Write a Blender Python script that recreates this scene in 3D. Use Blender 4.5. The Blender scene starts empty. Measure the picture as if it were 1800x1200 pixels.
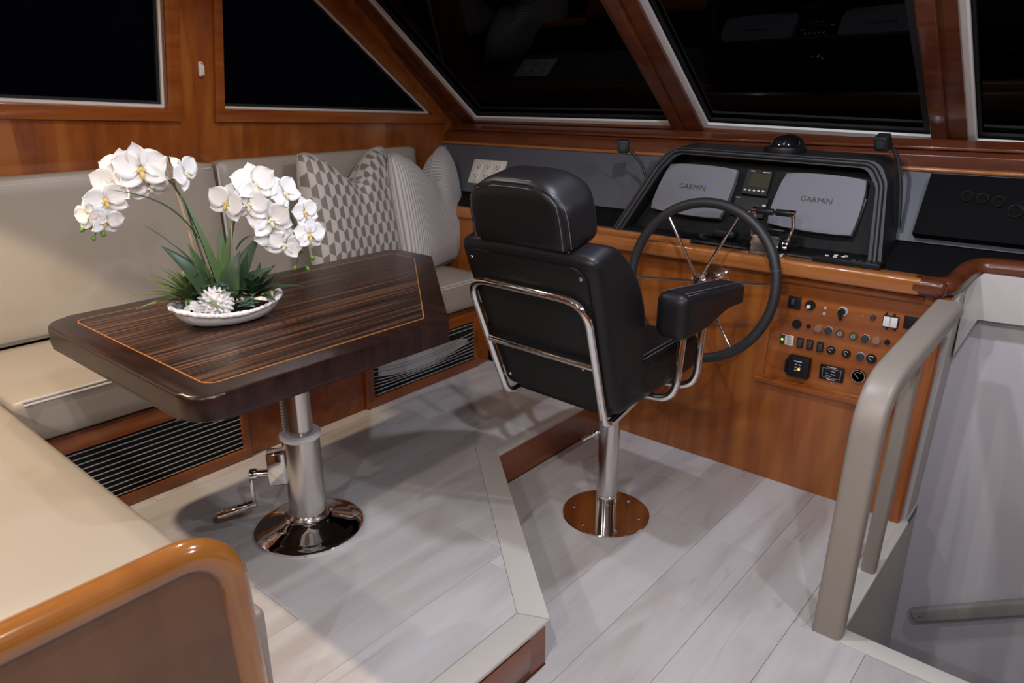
import bpy, bmesh, math, random
from mathutils import Vector as V, Matrix as MX
random.seed(7)
sc = bpy.context.scene
COL = sc.collection
R = math.radians

# ------------------------------------------------------------------ camera
FPX, YAW, PITCH, ROLL, CH = 1285.0, R(40.45), R(18.92), R(0.2), 1.55
cy, sy, cp, sp = math.cos(YAW), math.sin(YAW), math.cos(PITCH), math.sin(PITCH)
_f = V((-sy*cp, cy*cp, -sp)); _r = V((cy, sy, 0)); _d = _f.cross(_r)
CR = _r*math.cos(ROLL) + _d*math.sin(ROLL)
CD = _r*(-math.sin(ROLL)) + _d*math.cos(ROLL)
CF = _f
CAM = V((0, 0, CH))
cam = bpy.data.cameras.new('camera'); camo = bpy.data.objects.new('camera', cam); COL.objects.link(camo)
cam.sensor_width = 36; cam.lens = 36*FPX/1800; cam.clip_start = 0.02
camo.matrix_world = MX(((CR.x, -CD.x, -CF.x, 0), (CR.y, -CD.y, -CF.y, 0), (CR.z, -CD.z, -CF.z, CH), (0, 0, 0, 1)))
cam.dof.use_dof = True; cam.dof.focus_distance = 2.3; cam.dof.aperture_fstop = 4.5
sc.camera = camo

# ------------------------------------------------------------------ world, exposure, lights
w = bpy.data.worlds.new('night'); sc.world = w; w.use_nodes = True
w.node_tree.nodes['Background'].inputs[0].default_value = (0.0015, 0.0018, 0.003, 1)
w.node_tree.nodes['Background'].inputs[1].default_value = 1.0
vs = sc.view_settings
vs.view_transform = 'Standard'; vs.look = 'None'; vs.gamma = 1.0; vs.use_curve_mapping = False
vs.exposure = 0.40
CEIL = 2.16
WARM, NEUT, COOL = (1.0, 0.78, 0.53), (1.0, 0.89, 0.79), (0.82, 0.87, 1.0)
# ceiling downlights: x, y, watts, colour, cone degrees, blend
LAMPS = [(-2.35, 0.22, 72, WARM, 86, 0.12),
         (-2.2, 1.35, 13, NEUT, 172, 0.4),
         (-0.65, 0.35, 29, NEUT, 172, 0.4),
         (-0.95, 1.70, 30, COOL, 172, 0.4),
         (0.05, 1.80, 26, COOL, 172, 0.4),
         (0.4, 0.2, 40, COOL, 172, 0.4),
         (-0.2, -1.0, 40, COOL, 172, 0.4),
         (-1.6, -1.1, 34, NEUT, 172, 0.4)]
for i, (lx, ly, pw, colr, cone, bl) in enumerate(LAMPS):
    l = bpy.data.lights.new('downlight_lamp', 'SPOT'); l.energy = pw; l.color = colr
    l.spot_size = R(cone); l.spot_blend = bl; l.shadow_soft_size = 0.028
    o = bpy.data.objects.new('downlight_lamp', l); COL.objects.link(o); o.location = (lx, ly, CEIL-0.025)

# ------------------------------------------------------------------ pixel -> place helpers (1800x1200 frame)
def ray(x, y): return CF + CR*((x-900)/FPX) + CD*((y-600)/FPX)
def oz(x, y, z):
    d = ray(x, y); return CAM + d*((z-CH)/d.z)
def ox(x, y, X):
    d = ray(x, y); return CAM + d*(X/d.x)
def oy(x, y, Y):
    d = ray(x, y); return CAM + d*(Y/d.y)
def op(x, y, p, n):
    d = ray(x, y); n = V(n); return CAM + d*(n.dot(V(p)-CAM)/n.dot(d))

# ------------------------------------------------------------------ materials
def mat(name, col, rough=0.5, metal=0.0, coat=0.0, emit=None, estr=0.0, spec=0.5, sheen=0.0, coatr=0.06):
    m = bpy.data.materials.new(name); m.use_nodes = True
    b = m.node_tree.nodes['Principled BSDF']
    b.inputs['Base Color'].default_value = (*col, 1); b.inputs['Roughness'].default_value = rough
    b.inputs['Metallic'].default_value = metal; b.inputs['Coat Weight'].default_value = coat
    b.inputs['Coat Roughness'].default_value = coatr; b.inputs['Specular IOR Level'].default_value = spec
    b.inputs['Sheen Weight'].default_value = sheen
    if emit: b.inputs['Emission Color'].default_value = (*emit, 1); b.inputs['Emission Strength'].default_value = estr
    return m
class NT:
    def __init__(s, m): s.t = m.node_tree; s.b = s.t.nodes['Principled BSDF']
    def n(s, typ, **kw):
        o = s.t.nodes.new(typ)
        for k, v in kw.items(): setattr(o, k, v)
        return o
    def l(s, a, b): s.t.links.new(a, b)
    def coords(s, scale=(1, 1, 1), kind='Object', rot=(0, 0, 0), loc=(0, 0, 0)):
        tc = s.n('ShaderNodeTexCoord'); mp = s.n('ShaderNodeMapping')
        mp.inputs['Scale'].default_value = scale; mp.inputs['Rotation'].default_value = rot; mp.inputs['Location'].default_value = loc
        s.l(tc.outputs[kind], mp.inputs[0]); return mp.outputs[0]
    def noise(s, vec, scale=1, detail=3, rough=0.55, dist=0.0):
        o = s.n('ShaderNodeTexNoise'); o.inputs['Scale'].default_value = scale; o.inputs['Detail'].default_value = detail
        o.inputs['Roughness'].default_value = rough; o.inputs['Distortion'].default_value = dist
        s.l(vec, o.inputs['Vector']); return o.outputs['Fac']
    def ramp(s, fac, stops):
        o = s.n('ShaderNodeValToRGB'); e = o.color_ramp.elements
        e[0].position, e[0].color = stops[0][0], (*stops[0][1], 1); e[1].position, e[1].color = stops[-1][0], (*stops[-1][1], 1)
        for p, c in stops[1:-1]:
            k = e.new(p); k.color = (*c, 1)
        s.l(fac, o.inputs[0]); return o.outputs[0]
    def mix(s, fac, a, b, typ='MIX'):
        o = s.n('ShaderNodeMix', data_type='RGBA', blend_type=typ)
        for sock, v in ((o.inputs[0], fac), (o.inputs[6], a), (o.inputs[7], b)):
            if isinstance(v, (int, float)): sock.default_value = v
            elif isinstance(v, tuple): sock.default_value = (*v, 1)
            else: s.l(v, sock)
        return o.outputs[2]
    def math(s, op_, a, b=None, c=None):
        o = s.n('ShaderNodeMath', operation=op_)
        for i, v in enumerate((a, b, c)):
            if v is None: continue
            if isinstance(v, (int, float)): o.inputs[i].default_value = v
            else: s.l(v, o.inputs[i])
        return o.outputs[0]
    def col(s, c): s.l(c, s.b.inputs['Base Color'])
    def bump(s, h, strength=0.1, dist=0.002):
        o = s.n('ShaderNodeBump'); o.inputs['Strength'].default_value = strength; o.inputs['Distance'].default_value = dist
        s.l(h, o.inputs['Height']); s.l(o.outputs[0], s.b.inputs['Normal'])

def wood(name, grain, dark, mid, light, rough=0.28, coat=0.5, bands=None):
    """varnished wood; grain = scale vector (small along the grain)"""
    m = mat(name, mid, rough, coat=coat, coatr=0.08); t = NT(m)
    v = t.coords(grain)
    f = t.noise(v, 1.0, 4, 0.6, 0.4)
    c = t.ramp(f, [(0.28, dark), (0.5, mid), (0.74, light)])
    if bands:
        v2 = t.coords(bands); g = t.noise(v2, 1.0, 1.5, 0.5)
        c = t.mix(t.ramp(g, [(0.57, (0, 0, 0)), (0.62, (1, 1, 1))]), c, light)
    t.col(c); return m
CH_D, CH_M, CH_L = (0.19, 0.046, 0.008), (0.28, 0.074, 0.011), (0.355, 0.115, 0.020)
M = {}
M['wood_v'] = wood('cherry_vertical', (14, 14, 1.2), CH_D, CH_M, CH_L, bands=(8.0, 8.0, 0.05))
M['wood_x'] = wood('cherry_lengthwise_x', (1.3, 22, 22), CH_D, CH_M, CH_L)
M['wood_y'] = wood('cherry_lengthwise_y', (22, 1.3, 22), CH_D, CH_M, CH_L)
M['wood_dash'] = wood('cherry_light_edge', (1.2, 26, 26), (0.25, 0.078, 0.018), (0.36, 0.125, 0.03), (0.42, 0.165, 0.045))
M['wood_dark'] = wood('mahogany_dark', (3, 20, 20), (0.075, 0.018, 0.007), (0.11, 0.028, 0.010), (0.15, 0.042, 0.015))
M['wood_cap'] = wood('honey_cap', (5, 5, 5), (0.215, 0.073, 0.014), (0.27, 0.098, 0.019), (0.32, 0.125, 0.028), rough=0.15, coat=1.0)
M['wood_end'] = wood('end_panel_wood', (10, 10, 1.5), (0.085, 0.030, 0.008), (0.115, 0.042, 0.011), (0.14, 0.055, 0.016))
M['riser'] = wood('riser_wood', (16, 1.5, 16), (0.15, 0.038, 0.010), (0.215, 0.056, 0.014), (0.26, 0.075, 0.02))

def floor_mat():
    m = mat('pale_laminate', (0.5, 0.48, 0.47), 0.42, spec=0.45); t = NT(m)
    oi = t.n('ShaderNodeObjectInfo')
    tc = t.n('ShaderNodeTexCoord'); add = t.n('ShaderNodeVectorMath', operation='ADD')
    mul = t.n('ShaderNodeVectorMath', operation='SCALE'); mul.inputs['Scale'].default_value = 37.0
    cmb = t.n('ShaderNodeCombineXYZ')
    for i in range(3): t.l(oi.outputs['Random'], cmb.inputs[i])
    t.l(cmb.outputs[0], mul.inputs[0]); t.l(tc.outputs['Object'], add.inputs[0]); t.l(mul.outputs[0], add.inputs[1])
    def sc_(s):
        mp = t.n('ShaderNodeMapping'); mp.inputs['Scale'].default_value = s; t.l(add.outputs[0], mp.inputs[0]); return mp.outputs[0]
    fine = t.noise(sc_((60, 3, 1)), 1, 4, 0.6, 0.3)
    broad = t.noise(sc_((9, 1.6, 1)), 1, 3, 0.55, 0.8)
    knot = t.noise(sc_((7, 1.1, 1)), 1, 2, 0.5, 2.5)
    base = t.ramp(broad, [(0.3, (0.50, 0.465, 0.455)), (0.5, (0.60, 0.58, 0.575)), (0.72, (0.65, 0.64, 0.64))])
    base = t.mix(t.math('MULTIPLY', fine, 0.28), base, (0.36, 0.325, 0.305))
    base = t.mix(t.ramp(knot, [(0.66, (0, 0, 0)), (0.76, (0.55, 0.55, 0.55))]), base, (0.33, 0.28, 0.255))
    tint = t.ramp(oi.outputs['Random'], [(0.0, (0.93, 0.92, 0.915)), (1.0, (1.0, 1.0, 1.0))])
    t.col(t.mix(1.0, base, tint, 'MULTIPLY'))
    t.bump(fine, 0.06, 0.001); return m
M['floor'] = floor_mat()
M['floor_under'] = mat('floor_underlay', (0.16, 0.14, 0.13), 0.8)
M['nosing'] = mat('pale_step_nosing', (0.56, 0.53, 0.49), 0.45)
M['seal'] = mat('sill_strip', (0.60, 0.58, 0.53), 0.5)

def leather(name, col, rough, bump=0.12, scale=420):
    m = mat(name, col, rough, spec=0.5); t = NT(m)
    v = t.coords((1, 1, 1)); vo = t.n('ShaderNodeTexVoronoi'); vo.inputs['Scale'].default_value = scale
    t.l(v, vo.inputs['Vector']); t.bump(vo.outputs['Distance'], bump, 0.0006); return m
M['vinyl'] = leather('taupe_vinyl', (0.345, 0.30, 0.25), 0.40)
M['vinyl_rail'] = leather('taupe_rail_vinyl', (0.285, 0.248, 0.208), 0.40)
M['piping'] = mat('pale_piping', (0.52, 0.50, 0.50), 0.4)
M['seam'] = mat('dark_seam', (0.12, 0.10, 0.085), 0.8)  # dark brown seam colour for the settee and the wheel rim
M['leather'] = leather('black_leather', (0.008, 0.0075, 0.009), 0.42, 0.10); M['leather'].node_tree.nodes['Principled BSDF'].inputs['Specular IOR Level'].default_value = 0.36
M['backpanel'] = leather('black_back_vinyl', (0.007, 0.0065, 0.007), 0.5, 0.08); M['backpanel'].node_tree.nodes['Principled BSDF'].inputs['Specular IOR Level'].default_value = 0.3
M['stitch'] = mat('grey_stitch', (0.13, 0.125, 0.14), 0.8)
M['chrome'] = mat('chrome', (0.80, 0.79, 0.78), 0.06, 1.0)
M['steel'] = mat('brushed_steel', (0.64, 0.62, 0.60), 0.2, 1.0)
M['alu'] = mat('slat_aluminium', (0.50, 0.50, 0.51), 0.4, 0.2)
M['ventdark'] = mat('vent_cavity', (0.006, 0.006, 0.006), 0.9)
M['rubber'] = mat('black_rubber', (0.012, 0.012, 0.013), 0.55)
M['wheel'] = leather('wheel_leather', (0.020, 0.020, 0.022), 0.5, 0.1)
M['dash'] = leather('black_dash_vinyl', (0.005, 0.005, 0.0055), 0.6, 0.06); M['dash'].node_tree.nodes['Principled BSDF'].inputs['Specular IOR Level'].default_value = 0.2
M['sideconsole'] = mat('black_console', (0.003, 0.003, 0.0035), 0.7, spec=0.08)
M['bezel'] = mat('dull_bezel', (0.05, 0.047, 0.043), 0.3, 0.6)
M['hood'] = leather('black_hood_vinyl', (0.010, 0.010, 0.011), 0.5, 0.06)
M['greypanel'] = leather('slate_grey_panel', (0.085, 0.088, 0.105), 0.5, 0.05, 600)
M['plastic'] = mat('grey_cover_plastic', (0.16, 0.16, 0.182), 0.55)
M['blackplastic'] = mat('black_plastic', (0.008, 0.008, 0.009), 0.45, spec=0.3)
M['print'] = mat('dark_print', (0.012, 0.012, 0.014), 0.6)
M['blueprint'] = mat('blue_print', (0.03, 0.19, 0.60), 0.6)
M['whiteprint'] = mat('white_print', (0.55, 0.55, 0.55), 0.6)
M['whitetrim'] = mat('white_window_trim', (0.78, 0.76, 0.73), 0.4)
M['gasket'] = mat('black_gasket', (0.008, 0.008, 0.009), 0.6)
M['white'] = mat('white_plastic', (0.72, 0.70, 0.67), 0.35)
M['ivory'] = mat('ivory_outlet', (0.70, 0.66, 0.57), 0.4)
M['slot'] = mat('dark_slot', (0.015, 0.013, 0.012), 0.7)
M['brass'] = mat('dull_brass', (0.16, 0.13, 0.09), 0.35, 0.8)
M['brownknob'] = mat('brown_knob', (0.28, 0.14, 0.085), 0.5)
M['charknob'] = mat('charcoal_knob', (0.03, 0.032, 0.036), 0.5)
M['lcd'] = mat('lcd_olive', (0.045, 0.044, 0.022), 0.6, spec=0.15)
M['greenled'] = mat('green_led', (0.2, 0.9, 0.1), 0.4, emit=(0.35, 1.0, 0.05), estr=2.5)
M['amberled'] = mat('amber_led', (1.0, 0.5, 0.1), 0.4, emit=(1.0, 0.42, 0.03), estr=3.0)
M['lens'] = mat('lamp_lens', (1, 1, 1), 0.4, emit=(1.0, 0.9, 0.8), estr=14.0)
M['ceiling'] = mat('ceiling_vinyl', (0.62, 0.59, 0.55), 0.6)
M['wallpale'] = leather('pale_wall_vinyl', (0.52, 0.50, 0.51), 0.6, 0.05, 500)
M['palevinyl'] = leather('pale_trim_vinyl', (0.50, 0.475, 0.45), 0.5, 0.05, 500)
M['handrail'] = mat('grey_handrail', (0.27, 0.255, 0.23), 0.5)
M['ceramic'] = mat('white_ceramic', (0.78, 0.755, 0.745), 0.3, coat=0.15, coatr=0.2)
M['bisque'] = mat('matte_ceramic', (0.80, 0.775, 0.765), 0.6, spec=0.25)
M['soil'] = mat('dark_moss', (0.010, 0.012, 0.008), 0.9)

def glass():
    m = bpy.data.materials.new('night_glass'); m.use_nodes = True; t = m.node_tree; t.nodes.clear()
    o = t.nodes.new('ShaderNodeOutputMaterial'); mx = t.nodes.new('ShaderNodeMixShader')
    tr = t.nodes.new('ShaderNodeBsdfTransparent'); gl = t.nodes.new('ShaderNodeBsdfGlossy'); fr = t.nodes.new('ShaderNodeFresnel')
    tr.inputs[0].default_value = (0.5, 0.52, 0.55, 1); gl.inputs[0].default_value = (0.028, 0.028, 0.03, 1); gl.inputs['Roughness'].default_value = 0.02
    fr.inputs[0].default_value = 1.33
    t.links.new(fr.outputs[0], mx.inputs[0]); t.links.new(tr.outputs[0], mx.inputs[1]); t.links.new(gl.outputs[0], mx.inputs[2])
    t.links.new(mx.outputs[0], o.inputs[0]); return m
M['glass'] = glass()

def ebony():
    m = mat('macassar_ebony', (0.05, 0.025, 0.018), 0.3, coat=0.12, coatr=0.15, spec=0.3); t = NT(m)
    v = t.coords((75, 1.1, 1)); f = t.noise(v, 1, 5, 0.65, 0.1)
    v2 = t.coords((16, 0.7, 1)); g = t.noise(v2, 1, 2, 0.5, 0.2)
    c = t.ramp(f, [(0.38, (0.007, 0.0045, 0.004)), (0.48, (0.020, 0.010, 0.008)), (0.55, (0.095, 0.040, 0.021)), (0.68, (0.20, 0.095, 0.048))])
    c2 = t.mix(t.ramp(g, [(0.45, (0, 0, 0)), (0.65, (0.6, 0.6, 0.6))]), c, (0.016, 0.010, 0.009))
    t.col(c2); return m
M['ebony'] = ebony()
M['tableedge'] = wood('table_border', (10, 30, 10), (0.009, 0.0035, 0.003), (0.018, 0.007, 0.0055), (0.031, 0.0115, 0.008), rough=0.3, coat=0.12)
M['tableedge'].node_tree.nodes['Principled BSDF'].inputs['Specular IOR Level'].default_value = 0.35
M['inlay'] = mat('inlay_strip', (0.42, 0.155, 0.03), 0.35, coat=0.3)

# ------------------------------------------------------------------ scene helpers
def mk(name, verts, faces, m, parent=None, smooth=None, basis=None):
    me = bpy.data.meshes.new(name); me.from_pydata([tuple(v) for v in verts], [], faces); me.update()
    return link(name, me, m, parent, smooth, basis)
def link(name, me, m, parent=None, smooth=None, basis=None):
    if m is not None:
        me.materials.clear(); me.materials.append(M[m] if isinstance(m, str) else m)
    if smooth is not None and len(me.polygons):
        for p in me.polygons: p.use_smooth = True
        me.set_sharp_from_angle(angle=R(smooth))
    o = bpy.data.objects.new(name, me); COL.objects.link(o)
    par(o, parent)
    if basis is not None: o.matrix_basis = basis
    return o
def par(o, parent):
    if parent is not None:
        o.parent = parent
        if parent.type == 'EMPTY': o.matrix_parent_inverse = MX.Translation(parent.location).inverted()
def tag(o, label, cat, group=None):
    o['label'] = label; o['category'] = cat
    if group: o['group'] = group
    return o
def thing(name, loc, label, cat, group=None):
    o = bpy.data.objects.new(name, None); COL.objects.link(o); o.location = loc; o.empty_display_size = 0.05
    return tag(o, label, cat, group)
def struct(o): o['kind'] = 'structure'; return o
def sempty(name, loc):
    o = bpy.data.objects.new(name, None); COL.objects.link(o); o.location = loc; return struct(o)

def fromb(bm, name, m, parent=None, smooth=35, basis=None):
    bmesh.ops.recalc_face_normals(bm, faces=bm.faces)
    me = bpy.data.meshes.new(name); bm.to_mesh(me); bm.free()
    return link(name, me, m, parent, smooth, basis)
def box(name, lo, hi, m, parent=None, bev=0.0, seg=2):
    bm = bmesh.new(); bmesh.ops.create_cube(bm, size=1)
    lo, hi = V(lo), V(hi)
    for v in bm.verts: v.co = V((lo[i]+(v.co[i]+0.5)*(hi[i]-lo[i]) for i in range(3)))
    if bev > 0: bmesh.ops.bevel(bm, geom=list(bm.edges), offset=bev, segments=seg, profile=0.5, affect='EDGES')
    return fromb(bm, name, m, parent)
def obox(name, c, e1, e2, e3, s, m, parent=None, bev=0.0, seg=2):
    """box of size s centred at c along unit axes"""
    bm = bmesh.new(); bmesh.ops.create_cube(bm, size=1); c = V(c); e = [V(e1).normalized(), V(e2).normalized(), V(e3).normalized()]
    for v in bm.verts: v.co = V([v.co[i]*s[i] for i in range(3)])
    if bev > 0: bmesh.ops.bevel(bm, geom=list(bm.edges), offset=bev, segments=seg, profile=0.5, affect='EDGES')
    for v in bm.verts: v.co = c + e[0]*v.co[0] + e[1]*v.co[1] + e[2]*v.co[2]
    return fromb(bm, name, m, parent)
def fillet(poly, rad, seg=6):
    n = len(poly); out = []
    for i in range(n):
        r = rad[i] if isinstance(rad, (list, tuple)) else rad
        p = V(poly[i]).to_2d(); a = V(poly[i-1]).to_2d()-p; b = V(poly[(i+1) % n]).to_2d()-p
        if r <= 0: out.append(p); continue
        la, lb = a.length, b.length; a.normalize(); b.normalize()
        ang = a.angle(b); t = min(r/math.tan(ang/2), la*0.49, lb*0.49); rr = t*math.tan(ang/2)
        c = p + (a+b).normalized()*(rr/math.sin(ang/2))
        s = p+a*t-c; e = p+b*t-c
        a0 = math.atan2(s.y, s.x); a1 = math.atan2(e.y, e.x); d = a1-a0
        while d > math.pi: d -= 2*math.pi
        while d < -math.pi: d += 2*math.pi
        for k in range(seg+1):
            th = a0+d*k/seg; out.append(c+V((math.cos(th), math.sin(th)))*rr)
    return out
def prism(name, poly, depth, m, parent=None, o=(0, 0, 0), e1=(1, 0, 0), e2=(0, 1, 0), e3=(0, 0, 1), bev=0.0, seg=3, smooth=35, both=True, fn=None):
    """polygon in the (e1,e2) plane at o, extruded along e3 by depth; bev rounds the rim"""
    bm = bmesh.new(); o, e1, e2, e3 = V(o), V(e1), V(e2), V(e3)
    n = len(poly)
    a = [bm.verts.new((p[0], p[1], 0)) for p in poly]; b = [bm.verts.new((p[0], p[1], depth)) for p in poly]
    bm.faces.new(a); bm.faces.new(b)
    for i in range(n): bm.faces.new((a[i], a[(i+1) % n], b[(i+1) % n], b[i]))
    if bev > 0:
        bm.edges.ensure_lookup_table()
        sa, sb = set(a), set(b)
        ed = [e for e in bm.edges if (set(e.verts) <= sb) or (both and set(e.verts) <= sa)]
        bmesh.ops.bevel(bm, geom=ed, offset=bev, segments=seg, profile=0.5, affect='EDGES', clamp_overlap=True)
    for v in bm.verts:
        p = v.co.copy()
        if fn: p = V(fn(p))
        v.co = o+e1*p.x+e2*p.y+e3*p.z
    return fromb(bm, name, m, parent, smooth)
def plate(name, outer, holes, depth, m, parent=None, o=(0, 0, 0), e1=(1, 0, 0), e2=(0, 1, 0), e3=(0, 0, 1), bev=0.0):
    """plate with holes; extruded along +e3 by depth"""
    cu = bpy.data.curves.new(name, 'CURVE'); cu.dimensions = '2D'; cu.fill_mode = 'BOTH'; cu.extrude = depth/2-bev; cu.bevel_depth = bev; cu.bevel_resolution = 1
    cu.offset = -bev
    for pl in [outer]+list(holes):
        s = cu.splines.new('POLY'); s.points.add(len(pl)-1); s.use_cyclic_u = True
        for i, p in enumerate(pl): s.points[i].co = (p[0], p[1], 0, 1)
    to = bpy.data.objects.new('tmp', cu); COL.objects.link(to)
    me = bpy.data.meshes.new_from_object(to); bpy.data.objects.remove(to); bpy.data.curves.remove(cu)
    o, e1, e2, e3 = V(o), V(e1), V(e2), V(e3)
    bm = bmesh.new(); bm.from_mesh(me); bmesh.ops.remove_doubles(bm, verts=bm.verts, dist=1e-5)
    for v in bm.verts: v.co = o+e1*v.co.x+e2*v.co.y+e3*(v.co.z+depth/2)
    bpy.data.meshes.remove(me)
    return fromb(bm, name, m, parent, 30)
def rpath(pts, rad, seg=6):
    pts = [V(p) for p in pts]; out = [pts[0]]
    for i in range(1, len(pts)-1):
        p = pts[i]; a = pts[i-1]-p; b = pts[i+1]-p; la, lb = a.length, b.length; a.normalize(); b.normalize()
        ang = a.angle(b)
        r = rad[i-1] if isinstance(rad, (list, tuple)) else rad
        if ang > 3.1 or r <= 0: out.append(p); continue
        t = min(r/math.tan(ang/2), la*0.49, lb*0.49)
        s, e = p+a*t, p+b*t
        for k in range(seg+1):
            u = k/seg; out.append(s*(1-u)**2+p*2*u*(1-u)+e*u*u)
    out.append(pts[-1]); return out
def tubeb(bm, pts, r, n=10, closed=False, cap=True):
    pts = [V(p) for p in pts]; N = len(pts); rings = []; up = None
    for i, p in enumerate(pts):
        if closed: t = pts[(i+1) % N]-pts[i-1]
        else: t = pts[min(i+1, N-1)]-pts[max(i-1, 0)]
        t.normalize()
        if up is None: up = t.orthogonal().normalized()
        up = (up-t*up.dot(t)); up = up.normalized() if up.length > 1e-6 else t.orthogonal().normalized()
        s = t.cross(up); rr = r[i] if isinstance(r, (list, tuple)) else r
        rings.append([bm.verts.new(p+(up*math.cos(2*math.pi*k/n)+s*math.sin(2*math.pi*k/n))*rr) for k in range(n)])
    for i in range(N if closed else N-1):
        a, b = rings[i], rings[(i+1) % N]
        off = 0
        if closed and i == N-1:
            off = min(range(n), key=lambda q: (a[0].co-b[q].co).length)
        for k in range(n): bm.faces.new((a[k], a[(k+1) % n], b[(k+1+off) % n], b[(k+off) % n]))
    if cap and not closed:
        bm.faces.new(rings[0]); bm.faces.new(rings[-1])
def tube(name, pts, r, m, parent=None, n=10, closed=False, basis=None):
    bm = bmesh.new(); tubeb(bm, pts, r, n, closed); return fromb(bm, name, m, parent, 50, basis)
def lathe(name, prof, m, parent=None, c=(0, 0, 0), ax=(0, 0, 1), n=28, smooth=40):
    """profile (radius, height) about axis ax at c"""
    bm = bmesh.new(); c = V(c); ax = V(ax).normalized(); u = ax.orthogonal().normalized(); s = ax.cross(u); rings = []
    for r, h in prof:
        if r < 1e-6: rings.append([bm.verts.new(c+ax*h)])
        else: rings.append([bm.verts.new(c+ax*h+(u*math.cos(2*math.pi*k/n)+s*math.sin(2*math.pi*k/n))*r) for k in range(n)])
    for a, b in zip(rings, rings[1:]):
        if len(a) == 1 and len(b) == 1: continue
        for k in range(n):
            if len(a) == 1: bm.faces.new((a[0], b[k], b[(k+1) % n]))
            elif len(b) == 1: bm.faces.new((a[k], a[(k+1) % n], b[0]))
            else: bm.faces.new((a[k], a[(k+1) % n], b[(k+1) % n], b[k]))
    if len(rings[0]) > 1: bm.faces.new(rings[0])
    if len(rings[-1]) > 1: bm.faces.new(rings[-1])
    return fromb(bm, name, m, parent, smooth)
def cyl(name, a, b, r, m, parent=None, n=20):
    a, b = V(a), V(b); h = (b-a).length; e = min(0.002, r*0.2)
    return lathe(name, [(r-e, 0), (r, e), (r, h-e), (r-e, h)], m, parent, a, b-a, n)
def rbox(name, half, r, m, parent=None, c=(0, 0, 0), e1=(1, 0, 0), e2=(0, 1, 0), e3=(0, 0, 1), n=8, fn=None, smooth=60):
    """rounded, optionally deformed cushion; fn maps local point -> local point"""
    bm = bmesh.new(); bmesh.ops.create_cube(bm, size=2)
    bmesh.ops.subdivide_edges(bm, edges=bm.edges[:], cuts=n-1, use_grid_fill=True)
    c, e1, e2, e3 = V(c), V(e1), V(e2), V(e3); half = V(half)
    for v in bm.verts:
        p = v.co
        # place grid lines so the rounded borders keep enough rows
        q = V([math.copysign(min(1.0, abs(x)), x) for x in p])
        q = V([half[i]*(math.copysign(1-(1-abs(q[i]))**1.6, q[i])) for i in range(3)])
        k = V([max(-half[i]+r, min(half[i]-r, q[i])) for i in range(3)])
        d = q-k
        if d.length > 1e-9: q = k+d.normalized()*r
        if fn: q = V(fn(q))
        v.co = c+e1*q.x+e2*q.y+e3*q.z
    return fromb(bm, name, m, parent, smooth)
def text(name, body, size, m, parent, o, e1, e2, depth=0.0004, align='CENTER', shear=0.0, sx=1.0):
    cu = bpy.data.curves.new(name, 'FONT'); cu.body = body; cu.size = size; cu.align_x = align; cu.align_y = 'CENTER'; cu.extrude = depth/2; cu.shear = shear; cu.resolution_u = 3
    to = bpy.data.objects.new('tmp', cu); COL.objects.link(to)
    me = bpy.data.meshes.new_from_object(to); bpy.data.objects.remove(to); bpy.data.curves.remove(cu)
    o, e1, e2 = V(o), V(e1).normalized(), V(e2).normalized(); e3 = e1.cross(e2)
    for v in me.vertices: v.co = o+e1*v.co.x*sx+e2*v.co.y+e3*(v.co.z+depth/2)
    return link(name, me, m, parent)
def clip(poly, a, b, c):
    """keep a*x+b*y>=c"""
    out = []
    for i in range(len(poly)):
        p, q = poly[i], poly[(i+1) % len(poly)]
        dp, dq = a*p[0]+b*p[1]-c, a*q[0]+b*q[1]-c
        if dp >= 0: out.append(p)
        if (dp >= 0) != (dq >= 0):
            t = dp/(dp-dq); out.append((p[0]+(q[0]-p[0])*t, p[1]+(q[1]-p[1])*t))
    return out

# ================================================================== THE SETTING
PZ = 0.158                                  # raised platform height
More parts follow.
